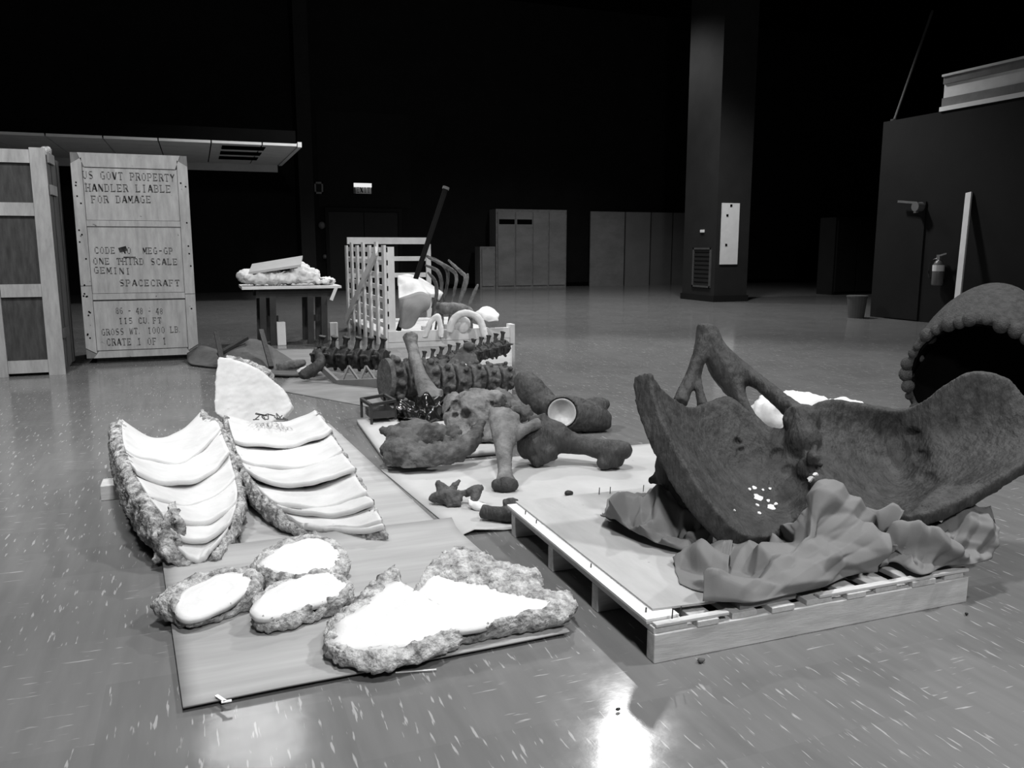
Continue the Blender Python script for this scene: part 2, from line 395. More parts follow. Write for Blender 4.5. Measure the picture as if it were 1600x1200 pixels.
# ---- stencil lettering: each letter is cut from short flat strokes
GL = {
 'A': [(.3, 0, 2, 6, .5), (3.7, 0, 2.1, 6, 1.0), (1, 2, 3, 2, .5)], 'B': [(.7, 0, .7, 6, 1.1), (1.5, 5.7, 3, 5.7, .5), (1.5, 3.1, 3, 3.1, .5), (1.5, .3, 3, .3, .5), (3.3, 3.6, 3.3, 5.3, .9), (3.4, .6, 3.4, 2.7, 1.0)],
 'C': [(.6, 1, .6, 5, 1.1), (1.2, 5.7, 3.2, 5.7, .6), (1.2, .3, 3.2, .3, .6), (3.4, 4.3, 3.4, 5.4, .6), (3.4, .6, 3.4, 1.4, .5)], 'D': [(.7, 0, .7, 6, 1.1), (1.5, 5.7, 2.8, 5.7, .5), (1.5, .3, 2.8, .3, .5), (3.4, 1, 3.4, 5, 1.1)],
 'E': [(.7, 0, .7, 6, 1.1), (1.5, 5.7, 3.6, 5.7, .5), (1.5, 3, 2.8, 3, .5), (1.5, .3, 3.6, .3, .6), (3.4, 4.8, 3.4, 5.6, .4), (3.4, .4, 3.4, 1.3, .4)], 'F': [(.7, 0, .7, 6, 1.1), (1.5, 5.7, 3.6, 5.7, .5), (1.5, 3, 2.8, 3, .5), (3.4, 4.8, 3.4, 5.6, .4)],
 'G': [(.6, 1, .6, 5, 1.1), (1.2, 5.7, 3.2, 5.7, .6), (1.2, .3, 3.0, .3, .6), (3.4, .2, 3.4, 2.5, .9), (2.4, 2.7, 3.8, 2.7, .4)], 'H': [(.6, 0, .6, 6, 1.1), (3.4, 0, 3.4, 6, 1.1), (1.3, 3, 2.7, 3, .5)],
 'I': [(2, 0, 2, 6, 1.2)], 'L': [(.7, 0, .7, 6, 1.1), (1.5, .3, 3.6, .3, .6), (3.4, .4, 3.4, 1.5, .4)], 'M': [(.4, 0, .4, 6, .7), (3.6, 0, 3.6, 6, 1.0), (.6, 5.6, 2, 1.5, .9), (3.3, 5.6, 2, 1.5, .5)],
 'N': [(.5, 0, .5, 6, .6), (3.5, 0, 3.5, 6, .6), (.6, 5.8, 3.4, .3, 1.0)], 'O': [(.6, 1, .6, 5, 1.1), (3.4, 1, 3.4, 5, 1.1), (1.3, 5.7, 2.7, 5.7, .5), (1.3, .3, 2.7, .3, .5)], 'P': [(.7, 0, .7, 6, 1.1), (1.5, 5.7, 3, 5.7, .5), (1.5, 2.8, 3, 2.8, .5), (3.4, 3.2, 3.4, 5.3, 1.0)],
 'R': [(.7, 0, .7, 6, 1.1), (1.5, 5.7, 3, 5.7, .5), (1.5, 3.1, 3, 3.1, .5), (3.3, 3.5, 3.3, 5.3, 1.0), (2.5, 2.8, 3.7, 0, .9)], 'S': [(.7, 3.6, .7, 5.2, .9), (3.3, .8, 3.3, 2.4, .9), (1.1, 5.7, 3.3, 5.7, .5), (.7, .3, 2.8, .3, .5), (1, 3.6, 3.1, 2.4, .9)],
 'T': [(2, 0, 2, 6, 1.2), (.2, 5.7, 1.2, 5.7, .6), (2.8, 5.7, 3.8, 5.7, .6), (.3, 4.7, .3, 5.6, .4), (3.7, 4.7, 3.7, 5.6, .4)], 'U': [(.6, 1, .6, 6, 1.1), (3.4, 1, 3.4, 6, .6), (1.3, .3, 2.8, .3, .6)], 'V': [(.5, 6, 2, 0, 1.0), (3.6, 6, 2.2, 0, .5)],
 'W': [(.2, 6, 1.2, 0, .8), (2, 5, 1.3, 0, .5), (2, 5.4, 2.9, 0, .8), (3.8, 6, 3, 0, .5)], 'X': [(.3, 0, 3.7, 6, .6), (.3, 6, 3.7, 0, 1.1)], 'Y': [(.4, 6, 2, 3, 1.0), (3.6, 6, 2, 3, .5), (2, 0, 2, 2.8, 1.1)],
 '0': [(.7, 1, .7, 5, .9), (3.3, 1, 3.3, 5, .9), (1.3, 5.7, 2.7, 5.7, .5), (1.3, .3, 2.7, .3, .5)], '1': [(2, 0, 2, 6, 1.2), (1, 4.9, 1.8, 5.8, .5)], '4': [(2.8, 0, 2.8, 6, 1.0), (.3, 2, 3.8, 2, .6), (.4, 2.2, 2.4, 5.8, .5)],
 '5': [(.8, 3.2, .8, 6, .6), (1, 5.7, 3.4, 5.7, .7), (3.3, .8, 3.3, 3, 1.0), (.6, .3, 2.8, .3, .5), (1, 3.4, 2.9, 3.4, .5)], '6': [(.7, 1, .7, 5, 1.0), (1.3, 5.7, 3, 5.7, .5), (1.3, .3, 2.7, .3, .5), (3.3, .7, 3.3, 2.8, 1.0), (1.5, 3.2, 2.8, 3.2, .5)],
 '8': [(.8, .8, .8, 2.7, .9), (3.2, .8, 3.2, 2.7, .9), (.9, 3.5, .9, 5.3, .8), (3.1, 3.5, 3.1, 5.3, .8), (1.4, 5.7, 2.6, 5.7, .5), (1.3, .3, 2.7, .3, .5), (1.3, 3.1, 2.7, 3.1, .6)],
 '-': [(.8, 3, 3.2, 3, .7)], '.': [(.6, .1, .6, 1.1, 1.0)], ',': [(.6, -.6, .8, .9, .8)],
}
def lettering(text, p0, p1, hgt, y, th=.004):
    """stencilled line from p0 to p1 (x,z) on a wall facing -Y"""
    mb = MB(); n = len(text); dx = (p1[0] - p0[0]) / n; dz = (p1[1] - p0[1]) / n; sx = dx / 5.0; sz = hgt / 6.0
    for i, ch in enumerate(text):
        for (a, b_, c, d, wt) in GL.get(ch, []):
            st = [(a, b_, c, d, wt)]
            if abs(a - c) < .01 and wt >= 1.0 and abs(d - b_) > 4: st += [(a - .95, b_ + .15, a + .95, b_ + .15, .35), (a - .95, d - .15, a + .95, d - .15, .35)]
            for (a2, b2, c2, d2, w2) in st:
                ox, oz = p0[0] + dx * i, p0[1] + dz * i
                mb.bar((ox + a2 * sx, y - th / 2, oz + b2 * sz), (ox + c2 * sx, y - th / 2, oz + d2 * sz), th, 1.35 * w2 * min(sx, sz), (0, 0, 1))
    return mb
part('letters', lettering('EXIT', (x0 + .08, z0 + .03), (x1 - .03, z0 + .03), hz * .5, WALL_Y - .216, .006), M['black'], ex)
ex.children[-1]['label'] = 'dark EXIT letters'

# framed notice left of the exit sign
x0, x1, z0, z1 = wall_item(491, 284, 505, 303, WALL_Y - .05)
nt_ = thing('framed_notice', 'small square pale-framed notice beside the dark column near the exit sign', 'notice', ((x0 + x1) / 2, WALL_Y - .03, z0))
part('frame', MB().bb(x0, x1, WALL_Y - .06, WALL_Y - .03, z0, z0 + .05).bb(x0, x1, WALL_Y - .06, WALL_Y - .03, z1 - .05, z1).bb(x0, x0 + .04, WALL_Y - .06, WALL_Y - .03, z0, z1).bb(x1 - .04, x1, WALL_Y - .06, WALL_Y - .03, z0, z1), M['panel'], nt_)
part('sheet', MB().bb(x0 + .02, x1 - .02, WALL_Y - .045, WALL_Y - .021, z0 + .02, z1 - .02), M['pillar'], nt_)
# alarm bell and door-holder disc beside the doors
for px, py, rr, lab, nm, cat in ((503, 352, 5.5, 'round pale alarm bell on the dark wall left of the double doors', 'alarm_bell', 'bell'), (508, 401, 3.5, 'small round door stop low on the wall left of the double doors', 'door_stop', 'door stop')):
    p = PY(px, py, WALL_Y - .08); r = rr * 26 / FPX
    b_ = thing(nm, lab, cat, (p.x, WALL_Y - .02, p.z - r))
    part('base_plate', MB().tube([(p.x, WALL_Y - .021, p.z), (p.x, WALL_Y - .05, p.z)], r * .6, 14), M['dmetal'], b_)
    part('gong', MB().tube([(p.x, WALL_Y - .05, p.z), (p.x, WALL_Y - .1, p.z), (p.x, WALL_Y - .13, p.z)], [r, r * .85, r * .3], 16), M['gmetal'], b_, True)

# tall panels and plywood sheets against the back wall
def wall_panels(name, label, cat, spans, top_py, y, mats, slots=(), d=.12, frame=True):
    x0 = PY(spans[0], 400, y).x; x1 = PY(spans[-1], 400, y).x; zt = PY((spans[0] + spans[-1]) / 2, top_py, y).z
    t = thing(name, label, cat, ((x0 + x1) / 2, y + d / 2, 0))
    if frame: part('carcass', MB().bb(x0 - .03, x1 + .03, y + .03, y + d, 0, zt + .05), M['blackbooth'] if mats[0] is M['blackbooth'] else M['woodgrey'], t)
    for i in range(len(spans) - 1):
        a, b_ = PY(spans[i], 400, y).x, PY(spans[i + 1], 400, y).x
        pn = part('panel', MB().bb(a + .025, b_ - .025, y, y + .03 if frame else y + d, .08 if frame else 0, zt - .03), mats[i % len(mats)], t)
        if i in slots: part('slot', MB().bb(a + .06, b_ - .02, y - .008, y + .001, zt - .38, zt - .24), M['slot'], pn)
    return t
wall_panels('locker_bank', 'tall pale locker bank of four doors, two with dark slots, against the back wall', 'lockers', [777, 805, 832, 857, 884], 330, WALL_Y - .7, [M['panel']], (0, 1), d=.6)
wall_panels('low_cabinet', 'short single pale cabinet beside the tall locker bank', 'cabinet', [752, 773], 388, WALL_Y - .7, [M['panel']], (), d=.5)
wall_panels('plywood_stack', 'wide row of plain plywood sheets standing against the back wall', 'plywood', [921, 976, 1016, 1050, 1079], 330, WALL_Y - .4, [M['panel'], M['panelb'], M['panelc'], M['panelc']], (), d=.05, frame=False)
wall_panels('dark_cabinet', 'dim dark cabinet behind the charcoal booth', 'cabinet', [1306, 1340, 1375], 343, 17.0, [M['blackbooth']], (), d=.6)

# free-standing pillar
pc = G(1115, 472); pxr = pc.x + .86; pyr = pc.y + 1.3
pil = tag(bpy.data.objects.new('pillar', None), 'square dark grey pillar with a white panel and a grille', kind='structure'); COL.objects.link(pil); pil.location = (pc.x + .4, pc.y + .5, 0)
part('shaft', MB().bb(pc.x, pxr, pc.y, pyr, 0.0, 8.2), M['pillar'], pil)
part('plinth', MB().bb(pc.x - .03, pxr + .03, pc.y - .03, pyr + .03, 0.0, .14), M['blackbooth'], pil)
a, b_, z0, z1 = wall_item(1129, 317, 1152, 413, pc.y - .03)
wp = thing('cover_plate', 'tall narrow white panel fixed on the front of the dark pillar', 'panel', ((a + b_) / 2, pc.y, z0))
part('board', MB().bb(a, b_, pc.y - .03, pc.y - .001, z0, z1), M['white'], wp)
for q in ((.5, .04), (.3, .2), (.3, .68)):
    part('screw', MB().box((a + (b_ - a) * q[0], pc.y - .034, z1 - (z1 - z0) * q[1]), (.05, .012, .05)), M['slot'], wp)
ga, gb = PX(1083, 387, pc.x - .02), PX(1109, 450, pc.x - .02)
gr = thing('wall_grille', 'framed grille low on the side of the dark pillar', 'grille', (pc.x, (ga.y + gb.y) / 2, gb.z))
y0, y1 = sorted((ga.y, gb.y)); z0, z1 = gb.z, ga.z
part('grille_frame', MB().bb(pc.x - .03, pc.x - .001, y0, y1, z0, z0 + .04).bb(pc.x - .03, pc.x - .001, y0, y1, z1 - .04, z1).bb(pc.x - .03, pc.x - .001, y0, y0 + .05, z0, z1).bb(pc.x - .03, pc.x - .001, y1 - .05, y1, z0, z1), M['faint'], gr)
for k in range(9):
    zz = z0 + .06 + k * (z1 - z0 - .12) / 8
    part('louvre', MB().bar((pc.x - .012, y0 + .04, zz), (pc.x - .012, y1 - .04, zz), .012, .06), M['pillar'], gr)
p = PX(1097, 361, pc.x - .02)
tag(part('switch', MB().box((pc.x - .015, p.y, p.z), (.028, .14, .06)), M['white']), 'tiny pale switch on the side of the dark pillar above the grille', 'switch')

# charcoal booth on the right
BX = 11.06; by1 = 11.5; by0 = 3.0; BZ = PX(1385, 190, BX).z
bo = tag(bpy.data.objects.new('booth', None), 'charcoal painted booth with a door and extinguisher on its side', kind='structure'); COL.objects.link(bo); bo.location = (BX + 2, by1 - 2, 0)
part('booth_shell', MB().bb(BX, 20, by0, by1, 0, BZ), M['blackbooth'], bo)
d0, d1 = PX(1388, 400, BX).y, PX(1442, 400, BX).y
part('door_leaf', MB().bb(BX - .025, BX - .001, d1, d0, .02, PX(1400, 318, BX).z), M['blackbooth'], bo)
# door closer
p = PX(1437, 323, BX - .06)
dc = thing('door_closer', 'small pale metal door closer with arm on the charcoal booth door', 'door closer', (BX, p.y, p.z - .1))
part('closer_body', MB().tube([(BX - .026, p.y, p.z), (BX - .16, p.y, p.z)], .075, 14), M['metal'], dc)
part('closer_arm', MB().bar((BX - .13, p.y, p.z + .06), (BX - .13, p.y + .38, p.z + .10), .035, .035), M['metal'], dc)
part('closer_stem', MB().bar((BX - .13, p.y, p.z - .1), (BX - .13, p.y, p.z + .08), .05, .05), M['metal'], dc)
# extinguisher
p = PX(1464, 446, BX - .1); q = PX(1466, 396, BX - .1); hh = q.z - p.z; r = .085; xe = BX - .1
fe = thing('fire_extinguisher', 'cylindrical fire extinguisher with collar highlight painted white hung on the charcoal booth', 'extinguisher', (xe, p.y, p.z))
part('cylinder', MB().tube([(xe, p.y, p.z), (xe, p.y, p.z + .02), (xe, p.y, p.z + hh * .62), (xe, p.y, p.z + hh * .74), (xe, p.y, p.z + hh * .8)], [r * .9, r, r, r * .7, r * .35], 16), M['cyl'], fe, True)
part('collar_highlight', MB().tube([(xe, p.y, p.z + hh * .45), (xe, p.y, p.z + hh * .64)], r * 1.02, 16), M['white'], fe)  # white band painted in for the highlight on the collar
part('valve', MB().box((xe, p.y, p.z + hh * .88), (.05, .06, hh * .16)).bar((xe - .02, p.y - .02, p.z + hh * .93), (xe - .02, p.y - .16, p.z + hh), .03, .025), M['metal'], fe)
part('hose', MB().tube([(xe, p.y + .03, p.z + hh * .86), (xe - .03, p.y + .14, p.z + hh * .7), (xe - .03, p.y + .16, p.z + hh * .4), (xe - .02, p.y + .13, p.z + hh * .2)], .014, 8, 4), M['plastic'], fe, True)
part('wall_bracket', MB().bb(xe, BX - .001, p.y - .04, p.y + .04, p.z + hh * .2, p.z + hh * .6), M['dmetal'], fe)
# white leaning strip
a_, b_ = PX(1498, 452, BX - .3), PX(1513, 312, BX - .04)
st = thing('leaning_white_strip', 'narrow white batten leaning against the charcoal booth', 'batten', (BX - .2, a_.y, 0))
bot = a_ + (a_ - b_) * (a_.z / (b_.z - a_.z)); top = b_ + (b_ - a_) * .08
bot += (top - bot).normalized() * .012; part('batten', MB().bar(bot, top, .10, .03, (1, 0, 0)), M['white'], st)
part('end_cap', MB().bar(bot, bot + (top - bot) * .02, .11, .04, (1, 0, 0)), M['white'], st)
# white channel lying on the booth roof
a_, b_ = PX(1474, 117, BX), PX(1472, 177, BX)
ch = thing('steel_channel', 'white flanged steel channel lying along the booth roof edge', 'beam', (BX + .2, a_.y - 2, BZ))
h0 = a_.z - BZ
part('web', MB().bb(BX + .04, BX + .08, a_.y - 4, a_.y, BZ + .001, BZ + h0), M['white'], ch)
part('bottom_flange', MB().bb(BX - .03, BX + .25, a_.y - 4, a_.y, BZ, BZ + h0 * .12), M['white'], ch)
part('bottom_web_band', MB().bb(BX + .0, BX + .05, a_.y - 4, a_.y - .01, BZ + h0 * .12, BZ + h0 * .36), M['band'], ch)
part('top_flange', MB().bb(BX - .03, BX + .25, a_.y - 4, a_.y, BZ + h0 * .94, BZ + h0), M['white'], ch)
part('top_web_band', MB().bb(BX + .0, BX + .05, a_.y - 4, a_.y - .01, BZ + h0 * .74, BZ + h0 * .94), M['band'], ch)
# thin conduit rising from the booth corner
a_ = PX(1397, 189, BX + .08); b_ = D(1457, 17, 14.2); b_.z = max(b_.z, BZ)
cn = thing('conduit_pole', 'thin dark conduit slanting up from the booth roof corner', 'pole', (a_.x, a_.y, BZ))
part('tube', MB().tube([(a_.x, a_.y, BZ), tuple(b_)], .022, 8), M['faint'], cn)
part('foot', MB().tube([(a_.x, a_.y, BZ), (a_.x, a_.y, BZ + .03)], .06, 10), M['dmetal'], cn)
# waste bin
p = G(1353, 496); h1 = .40; p.x = BX - .42
wb = thing('waste_bin', 'grey tapered waste bin on the floor beside the charcoal booth', 'bin', (p.x, p.y, 0))
part('bin_body', MB().tube([(p.x, p.y, 0), (p.x, p.y, .36)], [.13, .165], 20), M['bin'], wb, False)
part('bin_rim', MB().tube([(p.x, p.y, .36), (p.x, p.y, .385)], [.175, .175], 20), M['bin'], wb)

# ------------------------------------------------------------------ stencilled shipping crate (left)
CY = 9.68
cx0 = PY(136, 560, CY).x; cx1 = PY(311, 560, CY).x; CZ = PY(200, 241, CY).z; CB = .06
def cu(px): return None
cr8 = thing('shipping_crate', 'upright painted wooden crate with black stencilled lettering on three panels', 'crate', ((cx0 + cx1) / 2, CY + .5, 0))
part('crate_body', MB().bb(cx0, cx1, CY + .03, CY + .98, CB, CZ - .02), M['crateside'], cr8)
part('skid', MB().bb(cx0 + .08, cx1 - .08, CY + .12, CY + .24, 0, CB), M['cratedark'], cr8)
part('skid', MB().bb(cx0 + .08, cx1 - .08, CY + .74, CY + .86, 0, CB), M['cratedark'], cr8)
Wd = cx1 - cx0; cut = .11
def zpy(py): return PY(210, py, CY).z
zl = [zpy(p) for p in (241, 263, 345, 354, 458, 469, 546, 566)]
part('face_board', MB().bb(cx0 + .005, cx1 - .005, CY, CY + .03, CB + .005, CZ - .02), M['cratedark'], cr8)
sw = .10
for i0, i1 in ((1, 2), (3, 4), (5, 6)):
    part('panel', MB().bb(cx0 + sw + .004, cx1 - sw - .004, CY - .010, CY, zl[i1] + .004, zl[i0] - .004), M['crate'], cr8)
T_ = .025
def strip(poly, nm='batten'): return part(nm, MB().prism([(x, CY - T_ - .0, z) for x, z in poly], (0, T_, 0)), M['crate'], cr8)
xa, xb = cx0, cx1; z0, z1 = CB, CZ
zm = zl[4] + .08
# stiles (two lengths each, mitred at the corners)
strip([(xa, z0 + cut), (xa + sw, z0 + cut * .45), (xa + sw, zm), (xa, zm)])
strip([(xa, zm + .006), (xa + sw, zm + .006), (xa + sw, z1 - cut * .45), (xa, z1 - cut)])
strip([(xb, z0 + cut), (xb, zm - .1), (xb - sw, zm - .1), (xb - sw, z0 + cut * .45)])
strip([(xb, zm - .094), (xb, z1 - cut), (xb - sw, z1 - cut * .45), (xb - sw, zm - .094)])
# rails
strip([(xa + cut * .6, z1), (xb - cut * .6, z1), (xb - sw - .02, zl[1]), (xa + sw + .02, zl[1])], 'rail')
strip([(xa + cut * .6, z0), (xa + sw + .02, zl[6] - .005), (xb - sw - .02, zl[6] - .005), (xb - cut * .6, z0)], 'rail')
strip([(xa + sw + .003, zl[3]), (xb - sw - .003, zl[3]), (xb - sw - .003, zl[2]), (xa + sw + .003, zl[2])], 'rail')
strip([(xa + sw + .003, zl[5] + .012), (xb - sw - .003, zl[5] + .012), (xb - sw - .003, zl[4]), (xa + sw + .003, zl[4])], 'rail')
for sx_, sz_ in ((xa, z0), (xb, z0), (xa, z1), (xb, z1)):
    dx = 1 if sx_ == xa else -1; dz = 1 if sz_ == z0 else -1
    part('corner_gusset', MB().prism([(sx_, CY - .014, sz_), (sx_ + dx * cut * .6, CY - .014, sz_), (sx_ + dx * sw, CY - .014, sz_ + dz * cut * .45), (sx_, CY - .014, sz_ + dz * cut)], (0, .014, 0)), M['cratedark'], cr8)
for k in range(26):
    s_ = random.choice((0, 1)); x = (xa + random.uniform(.02, .08)) if s_ else (xb - random.uniform(.02, .08)); z = random.uniform(.2, CZ - .2)
    part('nail_head', MB().tube([(x, CY - T_ - .004, z), (x, CY - T_ + .004, z)], .009, 6), M['slot'], cr8)
for txt, pa, pb, hp in (
    ('US GOVT PROPERTY', (129, 279), (275, 284), 11), ('HANDLER LIABLE', (134, 299), (269, 301), 11), ('FOR DAMAGE', (143, 317), (238, 317), 10.5),
    ('CODE NO  MEG-GP', (148, 396), (272, 397), 9.5), ('ONE THIRD SCALE', (146, 413), (279, 414), 9.5), ('GEMINI', (147, 427), (206, 429), 9.5), ('SPACECRAFT', (187, 447), (283, 447), 9.5),
    ('86 - 48 - 48', (181, 490), (256, 491), 9), ('115 CU.FT', (186, 506), (254, 505), 9), ('GROSS WT. 1000 LB.', (159, 524), (287, 519), 9.5), ('CRATE 1 OF 1', (167, 540), (262, 538), 10.5)):
    A_ = PY(*pa, CY - .01); B_ = PY(*pb, CY - .01)
    ws = [(m_.start(), m_.group()) for m_ in re.finditer(r'[^\s-]+|-', txt)]; fx_ = lambda q: (A_.x + (B_.x - A_.x) * q / len(txt), A_.z + (B_.z - A_.z) * q / len(txt))
    for q0, wd_ in ws:
        part('stencil_word', lettering(wd_, fx_(q0), fx_(q0 + len(wd_)), hp * 8.9 / FPX, CY - .0102, .003), M['stencil'], cr8)
# handling scrawls and torn patches
part('arrow_mark', MB().bar((PY(212, 402, CY).x, CY - .011, PY(212, 402, CY).z), (PY(193, 402, CY).x, CY - .011, PY(193, 402, CY).z), .003, .012).bar((PY(186, 391, CY).x, CY - .011, zpy(391)), (PY(198, 388, CY).x, CY - .011, zpy(388)), .003, .05), M['stencil'], cr8)

# second crate, further left and nearer
C2Y = 8.95; c2x = -1.24; c2z = PY(100, 232, C2Y).z
c2 = thing('shipping_crate', 'tall pale crate with shade-coloured plank side left of the stencilled crate', 'crate', (c2x - .55, C2Y + .4, 0))
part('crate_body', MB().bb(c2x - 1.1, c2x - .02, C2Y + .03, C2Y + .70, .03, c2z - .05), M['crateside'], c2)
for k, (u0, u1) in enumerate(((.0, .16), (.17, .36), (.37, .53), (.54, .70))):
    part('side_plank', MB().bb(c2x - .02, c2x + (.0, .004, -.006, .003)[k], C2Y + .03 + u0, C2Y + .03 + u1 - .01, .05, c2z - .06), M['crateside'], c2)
for x0_, x1_ in ((c2x - .14, c2x), (c2x - 1.1, c2x - .96), (c2x - .62, c2x - .48)):
    part('stile', MB().prism([(x0_, C2Y, .0), (x1_, C2Y, .0), (x1_ - .01, C2Y, c2z), (x0_, C2Y, c2z)], (0, .03, 0)), M['crate'], c2)
for zz in (.03, .75, 1.5, c2z - .14):
    for x0_, x1_ in ((c2x - .958, c2x - .622), (c2x - .478, c2x - .142)):
        part('rail', MB().bb(x0_, x1_, C2Y, C2Y + .028, zz, zz + .12), M['crate'], c2)
for zz, dy in ((c2z - .13, 0), (c2z - .42, .01), (.35, .0)):
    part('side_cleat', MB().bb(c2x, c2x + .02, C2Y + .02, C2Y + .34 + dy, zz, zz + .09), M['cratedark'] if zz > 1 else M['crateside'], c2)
part('skid', MB().bb(c2x - 1.0, c2x - .1, C2Y + .1, C2Y + .2, 0, .03), M['cratedark'], c2)
# plaster wads on top of it
for k, (px, py, rx, ry) in enumerate(((92, 226, 9, 8), (108, 228, 8, 6), (121, 231, 7, 7))):
    mb = MB(); c = D(px, py, 8.6); c.z = c2z + ry * .0066 - .03; c.y = C2Y + .12 + .1 * k
    q = PX(px, py, c2x - .09); c.x = c2x - .09; c.y = min(max(q.y, C2Y + .08), C2Y + .62)
    mb.ell(c, (rx * .0062, .07, ry * .0066)); mb.ell(c + Vector((.02, .02, .02)), (rx * .004, .05, ry * .004))
    tag(organic('plaster_wad', mb, M['roughlite'], None, .012, 2, .03, .05), ['lumpy pale plaster wad on the crate top, outer end', 'middle lumpy plaster wad on the crate top', 'lumpy plaster wad on the crate top beside the stencilled crate'][k], 'plaster', 'plaster wads on the left crate')

# ------------------------------------------------------------------ trestle table with plaster pieces
tx0, tx1 = G(412, 540).x, G(520, 536).x; ty0 = 10.75; ty1 = 11.35
TZ = PY(450, 447, ty0).z
tb = thing('trestle_table', 'black trestle table with a thin pale top behind the bones', 'table', ((tx0 + tx1) / 2, (ty0 + ty1) / 2, 0))
part('table_top', MB().bb(PY(377, 445, ty0).x, PY(531, 443, ty0).x, ty0 - .12, ty1 + .12, TZ - .03, TZ), M['lattice'], tb)
part('apron', MB().bb(tx0 - .06, tx1 + .05, ty0, ty0 + .04, TZ - .14, TZ - .03), M['trestle'], tb)
part('apron', MB().bb(tx0 - .06, tx1 + .05, ty1 - .04, ty1, TZ - .14, TZ - .03), M['trestle'], tb)
for x in (tx0, tx0 + .12, tx1 - .27, tx1 - .1):
    for y in (ty0, ty1 - .06):
        part('leg', MB().bar((x, y, 0), (x + .02, y + .03, TZ - .03), .075, .06), M['trestle'], tb)
for x in (tx0, tx1 - .27):
    part('stretcher', MB().bb(x - .02, x + .2, ty0 + .07, ty0 + .1, .28, .36), M['trestle'], tb)
# plaster load on the table
mb = MB()
for px, py, rx, ry in ((385, 432, 13, 10), (405, 434, 18, 10), (430, 435, 20, 9), (455, 434, 20, 9), (480, 434, 22, 8), (505, 439, 18, 5), (470, 424, 16, 12), (484, 428, 14, 9)):
    c = PY(px, py, ty0 + .2); mb.ell(c, (rx * .0085, .2, ry * .0085))
tag(organic('plaster_jacket', mb, M['plaster'], None, .016, 2, .09, .06, .02, .02, zmin=TZ + .001), 'lumpy white plaster jacket lying on the trestle table', 'plaster jacket')
a_, b_ = PY(392, 417, ty0 + .15), PY(473, 403, ty0 + .35)
wdg = thing('tilted_board', 'pale tilted board resting on plaster on the trestle table', 'board', (a_.x + .3, ty0 + .25, TZ + .1))
part('board', MB().prism([PY(389, 429, ty0 + .05), PY(470, 417, ty0 + .05), PY(473, 403, ty0 + .34), PY(394, 416, ty0 + .34)], (0, 0, .03)), M['paperwhite'], wdg)
part('board_support', MB().bb(b_.x - .16, b_.x - .04, ty0 + .18, ty0 + .38, TZ + .06, PY(470, 417, ty0 + .05).z + .05), M['plaster'], wdg)
mb = MB(); px_tube(mb, [(395, 436, 10.6, 3), (430, 434, 10.6, 6), (470, 434, 10.6, 6), (520, 440, 10.6, 3)])
tag(organic('grey_cast_strip', mb, M['bonelite'], None, .02, 2, .03, .06), 'long grey cast strip along the front of the trestle table', 'cast')
part('label_tag', MB().prism([(0, 0, 0)] * 0 + [tuple(PY(515, 468, ty0 - .13)), tuple(PY(520, 470, ty0 - .13)), tuple(PY(529, 447, ty0 - .13)), tuple(PY(524, 446, ty0 - .13))], (0, .006, 0)), M['white'], tb)
for (px0, py0, px1, py1, lab) in ((434, 540, 446, 503, 'white upright block on the floor before the table legs'), (516, 532, 528, 504, 'white upright block on the floor beside the lattice crate')):
    a_ = G(px0, py0); b_ = PY(px1, py1, a_.y)
    o = part('white_block', MB().bb(a_.x, b_.x, a_.y, a_.y + .09, 0, b_.z), M['white']); bevel(o, .006); tag(o, lab, 'block')

# ------------------------------------------------------------------ open lattice crate with rib casts
LX0, LX1, LY0, LY1 = 2.13, 3.70, 9.95, 12.7
LZ = PX(611, 383, LX0).z
lc = thing('lattice_crate', 'open whitewashed lattice crate holding rib casts and paper', 'crate', ((LX0 + LX1) / 2, (LY0 + LY1) / 2, 0))
part('deck', MB().bb(LX0, LX1, LY0 + .02, LY1, .09, .12), M['lattice'], lc)
for y in (LY0, (LY0 + LY1) / 2, LY1 - .08):
    part('bearer', MB().bb(LX0, LX1 + .03, y - .02, y + .07, 0.0, .085), M['lattice'], lc)
part('sill', MB().bb(LX0, LX1 + .02, LY0 - .03, LY0 + .02, .07, .20), M['lattice'], lc)
part('sill_end', MB().bb(LX1, LX1 + .06, LY0 - .05, LY0 + .1, .0, .24), M['lattice'], lc)
nV, nH = 7, 8
for k in range(nV):
    y = LY0 + .05 + k * (LY1 - LY0 - .1) / (nV - 1)
    part('upright_slat', MB().bb(LX0 - .03, LX0 - .002, y - .07, y + .07, 0.0, LZ + (.04 if k % 2 else .0)), M['lattice'], lc)
for k in range(nH):
    z = .10 + k * (LZ - .16) / (nH - 1)
    part('cross_slat', MB().bb(LX0, LX0 + .02, LY0, LY1, z - .025, z + .035), M['lattice'], lc)
part('diagonal_brace', MB().bar((LX0 - .045, PX(594, 392, LX0).y, PX(594, 392, LX0).z), (LX0 - .045, LY1 - .02, .12), .03, .12, (0, 0, 1)), M['lattice'], lc)
part('corner_post', MB().bb(LX0, LX0 + .10, LY0, LY0 + .09, .0, LZ - .02), M['lattice'], lc)
bx = PY(672, 400, LY1).x
part('back_rail', MB().bb(LX0, bx, LY1 - .05, LY1, LZ + .02, LZ + .12), M['lattice'], lc)
part('back_post', MB().bb(bx - .07, bx, LY1 - .05, LY1, .12, LZ + .12), M['lattice'], lc)
for z in (.75, 1.0):
    part('back_slat', MB().bb(LX0, bx - .08, LY1 - .03, LY1 - .01, z, z + .07), M['lattice'], lc)
# leaning pole
a_, b_ = D(648, 440, 10.9), D(696, 296, 10.9)
po = thing('leaning_pole', 'long black pole slanting up out of the lattice crate', 'pole', (a_.x, a_.y, .12))
dd = (a_ - b_).normalized(); fo = a_ + dd * ((a_.z - .125) / -dd.z) if dd.z < 0 else a_
part('shaft', MB().tube([fo, b_], .034, 12), M['black'], po)
part('end_ring', MB().tube([b_, b_ - dd * .035], .046, 12), M['bonelite'], po)
